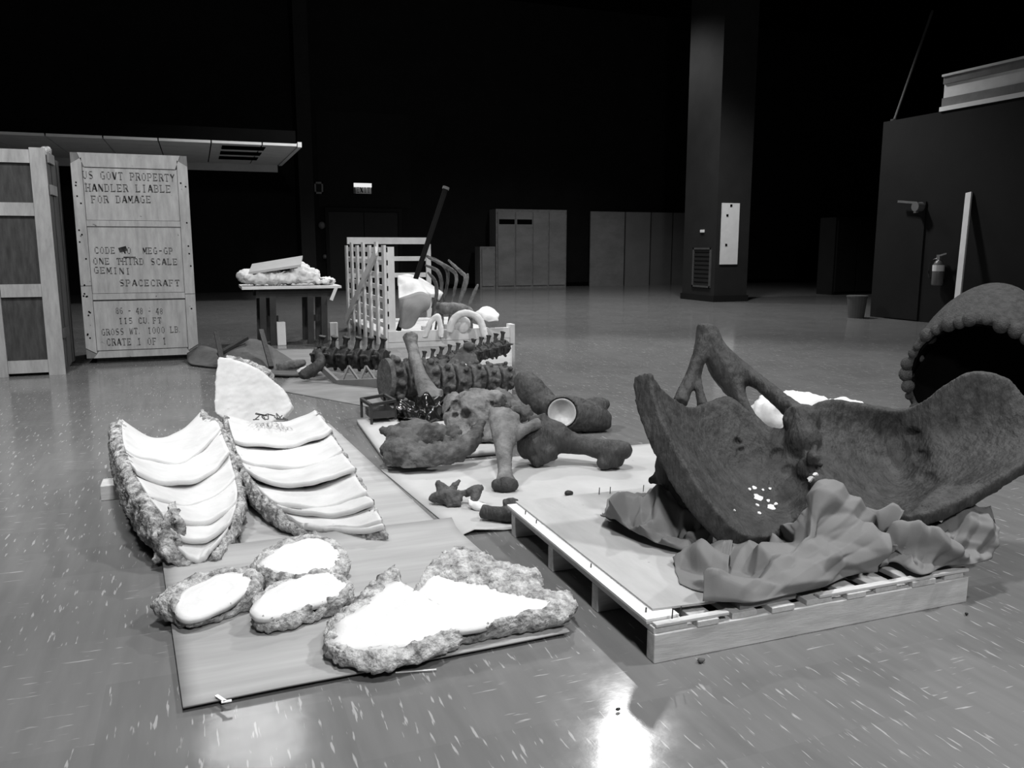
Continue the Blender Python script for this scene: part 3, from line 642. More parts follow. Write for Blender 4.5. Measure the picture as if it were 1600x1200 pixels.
# ribs, each its own cast
ribs = [[(662, 398), (690, 412), (700, 430), (694, 470), (688, 520)], [(668, 402), (700, 418), (713, 432), (708, 465), (698, 520)], [(664, 414), (684, 424), (690, 445), (686, 475), (680, 520)],
        [(700, 406), (720, 425), (727, 433), (722, 455), (706, 510)], [(731, 427), (729, 440), (722, 462), (714, 485), (706, 520)], [(747, 444), (742, 456), (736, 470), (728, 490), (722, 520)], [(668, 425), (680, 440), (682, 460), (676, 490), (672, 520)]]
for k, rb in enumerate(ribs):
    zc = 11.2 - .12 * k
    mb = MB(); px_tube(mb, [(x, y, zc, r_) for (x, y), r_ in zip(rb, (2.0, 3.4, 3.2, 2.4, 2.0))], 8, 4)
    tag(organic('rib_cast', mb, M['bonelite'] if k in (1, 3, 4, 5) else M['bonemid'], None, .012, 2, .01, .05, zmin=.121), ['pale', 'bright'][k in (1, 3)] + ' curved rib cast, ' + ['third', 'fourth', 'second', 'fifth', 'sixth', 'seventh', 'first'][k] + ' of the ribs counted from the leaning black pole', 'rib', 'ribs in the lattice crate')
def crumple(P, n, amp, seed, freq=5.0):
    """fold field: sum of triangle waves with random directions gives crisp creases"""
    r = np.random.default_rng(seed); out = 0
    for k in range(n):
        d = r.normal(size=3); d /= np.linalg.norm(d); f = freq * (.75, 1.0, 1.4, 2.0, 2.8, 3.8, 5.0)[k % 7] * r.uniform(.85, 1.15); ph = r.uniform(0, 1)
        wob = .14 * math.sin(np.dot(P, r.normal(size=3)) * freq * 2.0)
        s = (np.dot(P, d) * f + ph + wob) % 1.0; out += r.uniform(.5, 1) / f * (abs(s - .5) * 2 - .5)
    return out * amp
def paper(name, rows, m, nr=26, nc=40, amp=.02, freq=5, seed=1, th=.004, zmin=None, parent=None, n=6):
    """rows: lists of Vectors; a creased sheet"""
    Gd = crgrid(rows, nr, nc); A = []
    for i in range(nr):
        A.append([])
        for j in range(nc):
            p = np.array(Gd[i][j])
            u = np.array(Gd[min(i + 1, nr - 1)][j]) - np.array(Gd[max(i - 1, 0)][j]); v = np.array(Gd[i][min(j + 1, nc - 1)]) - np.array(Gd[i][max(j - 1, 0)])
            nn = np.cross(u, v); L = np.linalg.norm(nn); nn = nn / L if L > 1e-9 else np.array([0, 0, 1.])
            if np.dot(nn, np.array(C0) - p) < 0: nn = -nn
            q = p + nn * (crumple(p, n, amp, seed, freq) * min(1, (i + 1) / 6))
            if zmin is not None: q[2] = max(q[2], zmin + th)
            A[-1].append(q)
    for _ in range(1):
        Q = np.array(A); Q2 = Q.copy(); Q2[1:-1, 1:-1] = .5 * Q[1:-1, 1:-1] + .125 * (Q[:-2, 1:-1] + Q[2:, 1:-1] + Q[1:-1, :-2] + Q[1:-1, 2:]); A = [[p for p in r] for r in Q2]
    B = [[q - np.array([0, 0, th]) + np.array(FH) * th for q in r] for r in A]
    if zmin is not None:
        for r in B:
            for q in r: q[2] = max(q[2], zmin)
    return link(name, MB().slab(A, B).mesh(name), m, parent, True)
R_ = lambda L: [[D(*p) for p in r] for r in L]
tag(paper('white_sheet', R_([[(622, 430, 10.9), (640, 428, 11.1), (660, 436, 11.1), (692, 456, 10.9)], [(622, 445, 10.7), (645, 445, 10.7), (668, 452, 10.7), (690, 463, 10.7)], [(623, 465, 10.4), (645, 462, 10.5), (665, 462, 10.6), (684, 466, 10.7)]]), M['plaster'], 18, 26, .14, 3, 3), 'draped white sheet inside the lattice crate', 'sheet')
tag(paper('dark_paper_cone', R_([[(623, 466, 10.35), (640, 460, 10.4), (660, 456, 10.45), (675, 466, 10.4)], [(622, 488, 10.3), (635, 486, 10.25), (652, 480, 10.25), (670, 478, 10.35)], [(622, 510, 10.3), (633, 514, 10.25), (645, 510, 10.25), (655, 492, 10.35)]]), M['papergrey'], 12, 16, .12, 3, 5), 'dark grey folded paper cone hanging in the lattice crate', 'paper')
for k, (pts, lab) in enumerate(((([(662, 532), (672, 505), (684, 494), (688, 510), (690, 532)]), 'small pale arched cast at the left of the lattice crate'), (([(702, 520), (708, 500), (722, 490), (740, 492), (752, 505), (758, 530)]), 'wide pale arched cast at the front of the lattice crate'))):
    mb = MB(); px_tube(mb, [(x, y, 10.25, 4.5 if k == 0 else 6) for x, y in pts], 8, 5)
    if k: px_ell(mb, 722, 507, 10.4, 14, 14, 8)
    tag(organic('arched_cast', mb, M['plaster'] if k == 0 else M['lattice'], None, .014, 2, .02, .06, zmin=.121), lab, 'cast')
mb = MB(); px_tube(mb, [(676, 478, 10.7, 6), (700, 482, 10.6, 10), (725, 484, 10.6, 9), (742, 492, 10.5, 4)]); px_tube(mb, [(690, 488, 10.7, 4), (690, 538, 10.7, 4)]); px_tube(mb, [(735, 488, 10.7, 4), (736, 532, 10.7, 4)])
tag(organic('grey_bone_slab', mb, M['bonelite'], None, .016, 3, .03, .08, zmin=.121), 'grey rounded bone slab across the middle of the lattice crate', 'bone')
tag(paper('white_cloth', R_([[(742, 488, 10.6), (755, 479, 10.7), (770, 482, 10.7), (779, 490, 10.6)], [(744, 492, 10.45), (756, 492, 10.4), (768, 496, 10.4), (780, 492, 10.5)], [(746, 497, 10.4), (756, 500, 10.35), (768, 502, 10.35), (776, 501, 10.45)]]), M['plaster'], 10, 14, .3, 4, 8), 'crumpled white cloth over the right end of the lattice crate', 'cloth')
for k, (px, py, s_) in enumerate(((679, 524, .08), (717, 523, .09), (735, 510, .07))):
    c = G(px, py + 6, .12); o = part('small_box', MB().box((c.x, max(c.y + .1, LY0 + .12), .1205 + s_ * .75), (s_ * 1.1, s_, s_ * 1.5)), M['lattice']); tag(o, ['small pale box under the small arch in the lattice crate', 'small pale box under the wide arch in the lattice crate', 'small pale box behind the wide arch in the lattice crate'][k], 'box')

# ------------------------------------------------------------------ sheets laid on the floor
def sheet(name, corners, m, z=.004, th=.005, wav=.004, seed=0, curl=None, n=22):
    """corners: four floor points (x,y) in order; a thin gently wavy sheet"""
    P = [np.array(c, float) for c in corners]; A = []
    for i in range(n):
        r = []
        for j in range(n):
            u, v = i / (n - 1), j / (n - 1)
            p = (P[0] * (1 - u) * (1 - v) + P[1] * (1 - u) * v + P[2] * u * v + P[3] * u * (1 - v))
            h = z + th + wav * (.5 + .5 * noise.noise(Vector((p[0] * 3 + seed, p[1] * 3, seed))))
            if curl: h += curl(u, v)
            r.append((p[0], p[1], h))
        A.append(r)
    B = [[(q[0], q[1], q[2] - th) for q in r] for r in A]
    return link(name, MB().slab(A, B).mesh(name), m, None, True)
xy = lambda px, py: tuple(G(px, py))[:2]
o = sheet('cardboard_sheet', [(-.10, 2.21), (1.04, 2.25), (.985, 3.37), (-.19, 3.36)], M['card'], .010, .006, .006, 2, lambda u, v: .03 * max(0, (u - .93) / .07) ** 1.5); tag(o, 'near brown cardboard sheet under the broken plaster pieces', 'cardboard')
o = sheet('cardboard_sheet', [(.12, 3.30), (.945, 3.30), (.80, 5.75), (-.05, 5.75)], M['card'], .001, .006, .003, 5); tag(o, 'long brown cardboard sheet under the ribbed plaster jackets', 'cardboard')
tube_y = 2.255
o = part('cardboard_roll', MB().tube([(.55, 2.30, .038), (.80, 2.285, .039), (1.05, 2.28, .039)], [.012, .014, .013], 10), M['card']); tag(o, 'thin cardboard roll under the front edge of the largest plaster piece', 'roll')
o = sheet('pale_paper_sheet', [(.985, 3.25), (2.35, 3.23), xy(1040, 692), xy(595, 735)], M['paperwhite'], .001, .003, .004, 9, lambda u, v: .03 * max(0, 1 - u / .06) * min(1, v / .04) * max(0, 1 - v / .16)); tag(o, 'large pale paper sheet under the femur and small bones', 'paper')
bd = [xy(558, 664), xy(604, 729), xy(778, 712), xy(760, 640)]
o = sheet('foam_board', bd, M['paperwhite'], .008, .03, .001, 3); tag(o, 'thick pale board under the skull and jaw casts', 'board')
o = sheet('grey_paper_sheet', [xy(430, 610), xy(640, 648), xy(640, 596), xy(470, 575)], M['papergrey'], .001, .003, .003, 12); tag(o, 'grey paper sheet under the left vertebrae and steel cradle', 'paper')
o = sheet('grey_paper_sheet', [xy(330, 572), xy(650, 575), xy(620, 548), xy(365, 545)], M['papergrey'], .005, .003, .003, 14); tag(o, 'grey paper sheet spread before the trestle table', 'paper')
o = sheet('pale_paper_sheet', [xy(640, 640), xy(800, 620), xy(800, 540), xy(650, 560)], M['card'], .0012, .003, .003, 16); tag(o, 'pale paper sheet under the rows of vertebrae', 'paper')

# ------------------------------------------------------------------ plaster jackets
def trough(name, label, rows, sag0, sag1, nseg, flap=None, seed=0, rimw=.04, brk=None):
    """rows: (L, R) rim points (px, py, z) from far to near; the smooth inner segments overlap like tiles in a rough shell"""
    Ls = [G(*r[0]) for r in rows]; Rs = [G(*r[1]) for r in rows]
    base = sum(((a + b) / 2 for a, b in zip(Ls, Rs)), Vector()) / len(rows); base.z = 0
    t = thing(name, label, 'plaster jacket', base)
    NF = nseg * 8 + 1
    Lf, Rf = [V3(p) for p in cr(Ls, NF)], [V3(p) for p in cr(Rs, NF)]
    # rough outer shell
    mb = MB(); rings = []
    for i in range(0, NF, 2):
        L, R = Lf[i], Rf[i]; s = i / (NF - 1); sg = sag0 * (1 - s) + sag1 * s; ac = (R - L); ac.z = 0; ac.normalize()
        zb = .012
        prof = [L + ZV * .004, L - ac * rimw - ZV * .01, L - ac * (rimw + .012) - ZV * (L.z * .5), Vector((L.x, L.y, zb)) + ac * .01]
        prof += [Vector((R.x, R.y, zb)) - ac * .01, R + ac * (rimw * .6 + .01) - ZV * (R.z * .5), R + ac * rimw * .6 - ZV * .01, R + ZV * .004]
        for k in range(1, 8):
            q = 1 - k / 8; p = L.lerp(R, q); p.z -= sg * 4 * q * (1 - q) + .022; p.z = max(p.z, zb + .006); prof.append(p)
        rings.append(prof)
    n = len(rings[0]); vv = [p for r in rings for p in r]; ff = []
    for i in range(len(rings) - 1):
        for k in range(n): ff.append((i * n + k, i * n + (k + 1) % n, (i + 1) * n + (k + 1) % n, (i + 1) * n + k))
    ff += [tuple(range(n))[::-1], tuple((len(rings) - 1) * n + k for k in range(n))]
    mb.add(vv, ff); me = mb.mesh('tmp'); fix_normals(me)
    mb2 = MB(); mb2.v = [v.co.copy() for v in me.vertices]; mb2.f = [tuple(p.vertices) for p in me.polygons]; bpy.data.meshes.remove(me)
    organic('rough_shell', mb2, M['rough'], t, .012, 1, .042, .05, .02, .016, zmin=.010)
    # overlapping smooth segments
    for k in range(nseg):
        A = []
        i0, i1 = int(brk[k] * (NF - 1)), min(NF - 1, int(brk[k + 1] * (NF - 1)) + 2); hi = (.05, .02, .034, .016, .028, .04, .022)[(k + seed) % 7]
        for i in range(i0, i1 + 1):
            L, R = Lf[min(i, NF - 1)], Rf[min(i, NF - 1)]; s = min(i, NF - 1) / (NF - 1); sg = sag0 * (1 - s) + sag1 * s
            u = (i - i0) / (i1 - i0); lift = .004 + hi * u ** 1.5
            row = []
            for j in range(25):
                q = .015 + .97 * j / 24; p = L.lerp(R, q)
                bow = math.sin(q * math.pi)
                p = p + (Lf[min(i + 3, NF - 1)] - Lf[max(i - 3, 0)]) * (.35 * (bow - .4)) * (.55 + .3 * math.sin(k * 2.1 + seed))
                p.z = L.lerp(R, q).z - sg * 4 * q * (1 - q) + lift + .008 * noise.noise(Vector((p.x * 7, p.y * 7, k + seed)))
                p.z += .012 * noise.noise(Vector((q * 4, k * 3.1 + seed, u * 1.5))); p += (Lf[min(i + 2, NF - 1)] - Lf[max(i - 2, 0)]) * (.12 * noise.noise(Vector((q * 5, k * 7.7 + seed, 0))))
                row.append(p)
            A.append(row)
        B = [[p - ZV * .024 for p in r] for r in A]
        link('plaster_segment', MB().slab(A, B).mesh('plaster_segment'), M['segment'], t, True).modifiers.new('b', 'BEVEL').width = .003
    if flap:
        mb = MB(); mb.prism([G(*p) for p in flap], (.03, .06, 0)); organic('rough_flap', mb, M['rough'], t, .012, 2, .045, .05, .02, .016, zmin=.012)
    return t
trough('plaster_jacket', 'ribbed plaster jacket with a rough grey peak at its near end, on bare floor', [
    ((188, 655, .30), (315, 643, .30)), ((190, 692, .29), (342, 662, .26)), ((205, 735, .27), (358, 702, .21)), ((226, 772, .24), (368, 740, .17)), ((248, 803, .19), (374, 775, .14)), ((268, 838, .13), (362, 818, .10)), ((290, 872, .05), (330, 866, .05))],
    brk=(0, .2, .36, .52, .7, .86, 1.0), sag0=.12, sag1=.03, nseg=6, seed=1, rimw=.05, flap=[(238, 884, .02), (246, 830, .16), (262, 785, .24), (272, 815, .2), (282, 850, .1), (305, 874, .02)])
trough('plaster_jacket', 'long ribbed plaster jacket tapering towards the cardboard, with thick stepped edges', [
    ((352, 648, .22), (495, 640, .22)), ((362, 690, .20), (517, 674, .22)), ((378, 728, .17), (541, 713, .20)), ((405, 766, .14), (561, 749, .18)), ((435, 795, .11), (579, 779, .15)), ((460, 814, .08), (594, 806, .11)), ((482, 827, .05), (602, 831, .06))],
    .065, .02, 7, None, 5, .012, (0, .17, .3, .45, .62, .74, .9, 1.0))
# support block under the first jacket
a_ = G(158, 783); o = part('wood_block', MB().bb(a_.x, a_.x + .16, a_.y, a_.y + .14, 0, .075), M['wood']); bevel(o); tag(o, 'small wooden block propping the outer side of the left plaster jacket', 'block')
# upright slab behind the second jacket
ol = [(340, 556), (375, 563), (410, 580), (442, 608), (458, 636), (440, 655), (400, 668), (360, 662), (334, 645), (335, 600)]
yb = G(395, 655, .1).y
front = []
mb = MB()
for px, py in ol:
    p = G(px, py, 0); z_ = 0
    # slab leans back 25 degrees from a base line
    y_ = yb
    q = PY(px, py, y_); q = PY(px, py, y_ + max(0, q.z - .1) * .45); front.append(q)
mb.prism(front, (0.02, .07, -.03))
us = thing('plaster_slab', 'tall white plaster slab leaning up behind the long ribbed jacket', 'plaster slab', (front[0].x, yb, 0))
organic('slab_body', mb, M['segment'], us, .012, 4, .02, .12, .010, .02)
mb = MB(); mb.prism([p + Vector((.05, .08, 0)) if p.z > .3 else Vector((p.x, p.y + .1, .02)) for p in front], (.02, .05, -.02))
organic('rough_backing', mb, M['rough'], us, .015, 2, .05, .05, zmin=.008)
mb = MB()
for k in range(6):
    c_ = (400 + 8 * k, 650); mb.tube([G(c_[0] + random.uniform(-9, 9), c_[1] + random.uniform(-5, 6), .22 + random.uniform(-.01, .03)) for _ in range(5)], .0035, 6, 5)
part('burlap_threads', mb, M['dmetal'], us, True)

def fragment(name, label, outer, inner, sag=.01, seed=0, mrough='roughlite', edge=None):
    """paired outlines (px, py, z): rough edge with a smooth white face inside"""
    n = 88; zm_ = sum(p[2] for p in inner) / len(inner)
    inner = [(x, y, zm_ + (z - zm_) * .4) for x, y, z in inner]; outer = [(x, y, zm_ - .005 + (z - zm_) * .7) for x, y, z in outer]
    O = [V3(p) for p in cr([G(*p) for p in outer] + [G(*outer[0])], n + 1)[:-1]]; I = [V3(p) for p in cr([G(*p) for p in inner] + [G(*inner[0])], n + 1)[:-1]]
    c = sum(I, Vector()) / n; base = Vector((c.x, c.y, 0))
    I = [p + (p - c) * (.10 * noise.noise(Vector((p.x * 14, p.y * 14, seed * 3.3)))) for p in I]
    t = thing(name, label, 'plaster piece', base)
    # shell: closed volume bottom ring - rim - inner ring - floor of the dish
    Cb = Vector((c.x, c.y, .02)); mb = MB(); vv = [Cb]; zb = .021
    def ring(f): return [f(O[k], I[k]) for k in range(n)]
    rg = [ring(lambda o_, i_: Vector((c.x + (o_.x - c.x) * .82, c.y + (o_.y - c.y) * .82, zb))), ring(lambda o_, i_: Vector((o_.x, o_.y, zb + (o_.z - zb) * .45))), ring(lambda o_, i_: o_), ring(lambda o_, i_: i_.lerp(o_, .5) + ZV * .007), ring(lambda o_, i_: i_.lerp(o_, .06) + ZV * .009), ring(lambda o_, i_: i_.lerp(c, .06) + ZV * .002), ring(lambda o_, i_: i_.lerp(c, .1) - ZV * .034)]
    for r in rg: vv += r
    top = Vector((c.x, c.y, max(.024, c.z - .05))); vv.append(top); ff = []
    for k in range(n):
        k2 = (k + 1) % n; ff.append((0, 1 + k2, 1 + k))
        for r in range(len(rg) - 1): ff.append((1 + r * n + k, 1 + r * n + k2, 1 + (r + 1) * n + k2, 1 + (r + 1) * n + k))
        ff.append((1 + (len(rg) - 1) * n + k, 1 + (len(rg) - 1) * n + k2, len(vv) - 1))
    mb.add(vv, ff); organic('rough_edge', mb, M[mrough], t, .010, 1, .03, .04, .016, .013, zmin=.019)
    XY = np.array([[(p.x - c.x), (p.y - c.y), (p.x - c.x) ** 2, (p.x - c.x) * (p.y - c.y), (p.y - c.y) ** 2, 1] for p in I]); cf = np.linalg.lstsq(XY, np.array([p.z for p in I]), rcond=None)[0]
    def face(k, q):
        p = c.lerp(I[k], q); x, y = p.x - c.x, p.y - c.y; zq = float(np.dot(cf, [x, y, x * x, x * y, y * y, 1])); xb, yb = I[k].x - c.x, I[k].y - c.y
        zr = I[k].z - float(np.dot(cf, [xb, yb, xb * xb, xb * yb, yb * yb, 1])); p.z = max(.03, zq + zr * q ** 3); return p
    A = []
    for r in range(9):
        q = r / 8; A.append([face(k, q) + ZV * (-sag * (1 - q * q) * .3 + .002 + .006 * noise.noise(Vector((I[k].x * 9 * q, I[k].y * 9 * q, seed)))) for k in range(n)])
    mb = MB(); vv = [p for r in A for p in r] + [p - ZV * .018 for r in A for p in r]; off = 9 * n; ff = []
    for r in range(8):
        for k in range(n):
            k2 = (k + 1) % n; a = r * n; ff.append((a + k, a + k2, a + n + k2, a + n + k)); ff.append((off + a + k, off + a + n + k, off + a + n + k2, off + a + k2))
    for k in range(n): k2 = (k + 1) % n; ff.append((8 * n + k, 8 * n + k2, off + 8 * n + k2, off + 8 * n + k))
    mb.add(vv, ff); me = mb.mesh('plaster_face'); link('plaster_face', me, M['plaster'], t, True)
    return t
fragment('plaster_fragment', 'small pointed plaster fragment overhanging the cardboard corner', [(233, 943, .08), (262, 918, .10), (300, 900, .12), (345, 887, .13), (388, 886, .13), (413, 905, .10), (402, 930, .07), (370, 950, .04), (330, 967, .03), (290, 974, .03), (258, 962, .04)],
    [(272, 941, .10), (284, 925, .115), (312, 910, .13), (347, 895, .14), (376, 893, .14), (394, 906, .12), (386, 925, .09), (358, 943, .06), (326, 959, .04), (292, 966, .04), (274, 956, .06)], -.02, 1)
fragment('plaster_fragment', 'small rounded plaster fragment lying behind the two slimmer ones', [(388, 884, .09), (412, 858, .12), (450, 841, .13), (495, 836, .13), (530, 848, .11), (546, 882, .07), (522, 906, .05), (482, 912, .05), (440, 912, .06), (408, 902, .07)],
    [(402, 880, .10), (424, 862, .13), (455, 848, .14), (492, 842, .14), (520, 853, .12), (528, 876, .09), (512, 897, .07), (480, 902, .06), (442, 898, .07), (416, 890, .09)], -.02, 2)
fragment('plaster_fragment', 'slim leaf-shaped plaster fragment touching the largest plaster piece', [(389, 956, .07), (405, 928, .10), (440, 908, .12), (480, 894, .13), (516, 892, .13), (552, 912, .11), (542, 940, .06), (505, 960, .03), (465, 976, .022), (425, 983, .025), (398, 974, .04)],
    [(392, 955, .08), (408, 930, .11), (442, 911, .13), (482, 897, .14), (514, 895, .14), (544, 911, .12), (530, 928, .09), (498, 943, .07), (460, 955, .055), (425, 965, .05), (402, 965, .06)], -.015, 3)
fragment('plaster_fragment', 'largest plaster piece with a rough crusted edge, at the cardboard front', [
    (503, 1012, .05), (512, 972, .08), (555, 935, .11), (590, 900, .14), (614, 880, .17), (628, 900, .15), (645, 920, .13), (662, 890, .17), (690, 862, .20), (720, 851, .20), (765, 868, .18), (805, 880, .17), (842, 888, .15), (850, 918, .12), (893, 922, .10), (893, 958, .07), (835, 972, .055), (775, 986, .045), (725, 998, .04), (690, 1018, .03), (640, 1036, .025), (580, 1046, .025), (530, 1036, .03)],
    [(510, 1008, .06), (524, 978, .085), (563, 945, .11), (600, 915, .12), (622, 908, .125), (634, 918, .12), (648, 928, .11), (662, 912, .13), (678, 900, .15), (700, 903, .15), (745, 915, .14), (785, 924, .13), (815, 930, .12), (832, 938, .11), (858, 944, .09), (850, 952, .085), (805, 965, .07), (762, 978, .062), (724, 986, .058), (702, 984, .058), (656, 1002, .05), (590, 1016, .045), (535, 1020, .045)], .0, 4)

# ------------------------------------------------------------------ pallet
PX0, PX1, PY0, PY1 = 1.20, 2.44, 2.00, 3.20
pal = thing('wooden_pallet', 'pale wooden pallet carrying the large pelvis cast', 'pallet', ((PX0 + PX1) / 2, (PY0 + PY1) / 2, 0))
SH = .092
for y in (PY0, 2.375, 2.755, PY1 - .045):
    bevel(part('stringer', MB().bb(PX0, PX1, y, y + .045, 0, SH), M['wood'], pal), .003)
x = PX0; k = 0
wd = [.115, .075, .09, .085, .10, .075, .09, .10, .085]; gp = [.03, .055, .05, .055, .055, .05, .06, .05, .05]
while x < PX1 - .06 and k < 9:
    w_ = min(wd[k], PX1 - x)
    o = part('deck_board', MB().bb(x, x + w_, PY0 - (.004 if k % 2 else -.006), PY1 + .004, SH, SH + .019), M['wooddeck'], pal); bevel(o, .002)
    x += w_ + gp[k]; k += 1
for x0_, x1_, m_ in ((PX0 + .005, PX0 + .26, 'wood'), (1.80, PX1, 'wood')):
    bevel(part('edge_board', MB().bb(x0_, x1_, PY0 + .001, PY0 + .026, SH + .0195, SH + .030), M[m_], pal), .002)
o = part('offcut', MB().box((1.62, PY0 + .05, SH + .030), (.22, .05, .022), Matrix.Rotation(.05, 3, 'Z')), M['woodgrey']); tag(o, 'short dark wood offcut on the near edge of the pallet', 'offcut')
# white edge boards and plywood sheet on top
ZT = SH + .021
for y0_, y1_, lab in ((PY0 + .03, 2.93, 'long white painted board along the pallet edge'), (2.935, PY1 + .02, 'short white painted board at the far end of the pallet edge')):
    t = thing('edge_plank', lab, 'board', (PX0 + .05, (y0_ + y1_) / 2, ZT))
    part('plank_top', MB().bb(PX0 - .012, PX0 + .10, y0_, y1_, ZT + .008, ZT + .016), M['whiteboard'], t)
    part('plank_core', MB().bb(PX0 - .010, PX0 + .10, y0_ + .002, y1_ - .002, ZT, ZT + .008), M['wood'], t)
    for q in range(2):
        yy = y0_ + (.05 + .42 * q) * (y1_ - y0_)
        if yy < y1_: part('nail', MB().tube([(PX0 + .012, yy, ZT + .014), (PX0 + .014, yy + .002, ZT + .030)], .0025, 6), M['dmetal'], t)
plw = thing('plywood_sheet', 'thin pale plywood sheet lying on the pallet under the crumpled paper', 'plywood', (1.7, 2.6, ZT + .016))
me = MB().prism([(PX0 + .035, PY0 + .075, ZT + .0165), (PX0 + .24, PY0 + .055, ZT + .0165), (PX0 + .62, PY0 + .16, ZT + .0165), (2.2, PY0 + .3, ZT + .0165), (2.2, PY1, ZT + .0165), (PX0 + .03, PY1 + .03, ZT + .0165)], (0, 0, .007))
part('sheet_face', me, M['ply'], plw)
DECK = ZT + .0245
for px, py in ((936, 772), (953, 771), (1005, 768), (1050, 965), (1063, 962)):
    p = G(px, py, DECK)
    part('nail', MB().tube([(p.x, p.y, DECK - .003), (p.x + .002, p.y, DECK + .03)], .0022, 6), M['dmetal'], plw)

# crumpled kraft paper
fr = lambda L, z: [G(x, y, z) for x, y in L]
Dr = lambda L: [D(*p) for p in L]
rows = [fr([(1098, 944), (1135, 945), (1180, 941), (1230, 930), (1290, 914), (1350, 893)], DECK + .003),
        Dr(((1112, 915, 2.68), (1160, 908, 2.66), (1210, 895, 2.66), (1265, 880, 2.70), (1320, 864, 2.74), (1368, 858, 2.80))),
        Dr(((1128, 880, 2.80), (1180, 872, 2.76), (1228, 850, 2.74), (1275, 822, 2.76), (1330, 828, 2.80), (1385, 834, 2.84))),
        Dr(((1145, 862, 2.92), (1190, 858, 2.88), (1236, 828, 2.84), (1268, 792, 2.86), (1300, 778, 2.88), (1345, 800, 2.90), (1400, 822, 2.92))),
        Dr(((1150, 862, 3.00), (1200, 852, 2.97), (1242, 818, 2.93), (1275, 778, 2.95), (1296, 766, 2.96), (1340, 788, 2.96), (1405, 816, 2.96))),
        fr([(1150, 845), (1200, 842), (1250, 840), (1290, 840), (1340, 840), (1400, 840)], DECK + .004)]
tag(paper('kraft_paper', rows, M['kraft'], 100, 170, .24, 4.0, 12, .003, DECK + .001, n=6), 'wide crumpled kraft paper bunched under the front of the pelvis cast', 'paper')
rows = [fr([(1062, 912), (1085, 922), (1110, 925), (1135, 912)], DECK + .003), Dr(((1056, 888, 2.80), (1082, 900, 2.74), (1110, 900, 2.72), (1138, 890, 2.74))), Dr(((1056, 878, 2.88), (1085, 868, 2.86), (1115, 866, 2.84), (1142, 870, 2.82))), fr([(1075, 872), (1095, 868), (1120, 866), (1142, 868)], DECK + .003)]
tag(paper('kraft_paper', rows, M['kraft'], 50, 56, .32, 6, 15, .003, DECK + .001, n=6), 'puffed kraft paper fold beside the lowest point of the pelvis cast', 'paper')
rows = [fr([(1372, 886), (1400, 880), (1440, 898), (1480, 884), (1520, 882), (1550, 872)], DECK + .003), Dr(((1370, 862, 2.86), (1402, 855, 2.84), (1440, 862, 2.83), (1480, 850, 2.86), (1520, 845, 2.9), (1552, 838, 2.94))), Dr(((1375, 836, 2.92), (1405, 830, 2.90), (1440, 832, 2.90), (1480, 826, 2.92), (1520, 815, 2.95), (1552, 808, 2.98))), Dr(((1385, 828, 3.0), (1420, 822, 3.0), (1450, 818, 3.0), (1480, 814, 3.0), (1515, 804, 3.02), (1550, 798, 3.04))), fr([(1390, 835), (1420, 832), (1450, 832), (1480, 830), (1515, 826), (1550, 822)], DECK + .003)]
tag(paper('kraft_paper', rows, M['kraft'], 70, 110, .36, 6, 29, .003, DECK + .001, n=6), 'tightly crumpled kraft paper under the broad pelvis blade by the pallet edge', 'paper')
rows = [Dr(((938, 803, 3.24), (975, 822, 3.12), (1010, 842, 3.04), (1060, 858, 2.96), (1110, 862, 2.92))),
        Dr(((940, 798, 3.28), (985, 806, 3.16), (1020, 818, 3.08), (1065, 822, 3.0), (1115, 826, 2.97))),
        Dr(((945, 795, 3.34), (990, 795, 3.26), (1030, 800, 3.16), (1075, 798, 3.1), (1120, 800, 3.05))),
        Dr(((950, 794, 3.4), (1000, 792, 3.36), (1045, 785, 3.3), (1085, 780, 3.26), (1125, 785, 3.2)))]
tag(paper('kraft_paper', rows, M['kraft'], 70, 110, .48, 5.5, 21, .003, DECK + .001, n=6), 'folded dark-creased kraft paper fanned out left of the pelvis cast', 'paper')
rows = [Dr(((960, 800, 3.36), (985, 806, 3.3), (1020, 800, 3.26), (1060, 795, 3.2))), Dr(((965, 792, 3.4), (990, 785, 3.36), (1020, 775, 3.32), (1050, 770, 3.26))), Dr(((1000, 775, 3.45), (1010, 768, 3.42), (1030, 762, 3.38), (1055, 765, 3.34)))]
tag(paper('kraft_paper', rows, M['kraft'], 40, 52, .42, 7, 33, .003, DECK + .001, n=6), 'small crumpled kraft paper leaf poking out behind the fanned paper', 'paper')

# ------------------------------------------------------------------ pelvis cast
def blade(mb, rows, thick, nr=30, nc=30):
    rr = [[np.append(np.array(D(*p[:3])), t_) for p, t_ in zip(r, tr)] for r, tr in zip(rows, thick)]
    Gd = crgrid(rr, nr, nc); A = []; B = []
    for i in range(nr):
        A.append([]); B.append([])
        for j in range(nc):
            p = Gd[i][j][:3]; u = Gd[min(i + 1, nr - 1)][j][:3] - Gd[max(i - 1, 0)][j][:3]; v = Gd[i][min(j + 1, nc - 1)][:3] - Gd[i][max(j - 1, 0)][:3]
            n_ = np.cross(u, v); n_ /= np.linalg.norm(n_) + 1e-9
            if np.dot(n_, np.array(C0) - p) < 0: n_ = -n_
            A[-1].append(p); B[-1].append(p - n_ * max(.02, Gd[i][j][3]))
    me = MB().slab(A, B).mesh('t'); fix_normals(me)
    mb.add([v.co.copy() for v in me.vertices], [tuple(p.vertices) for p in me.polygons]); bpy.data.meshes.remove(me)
pv = MB()
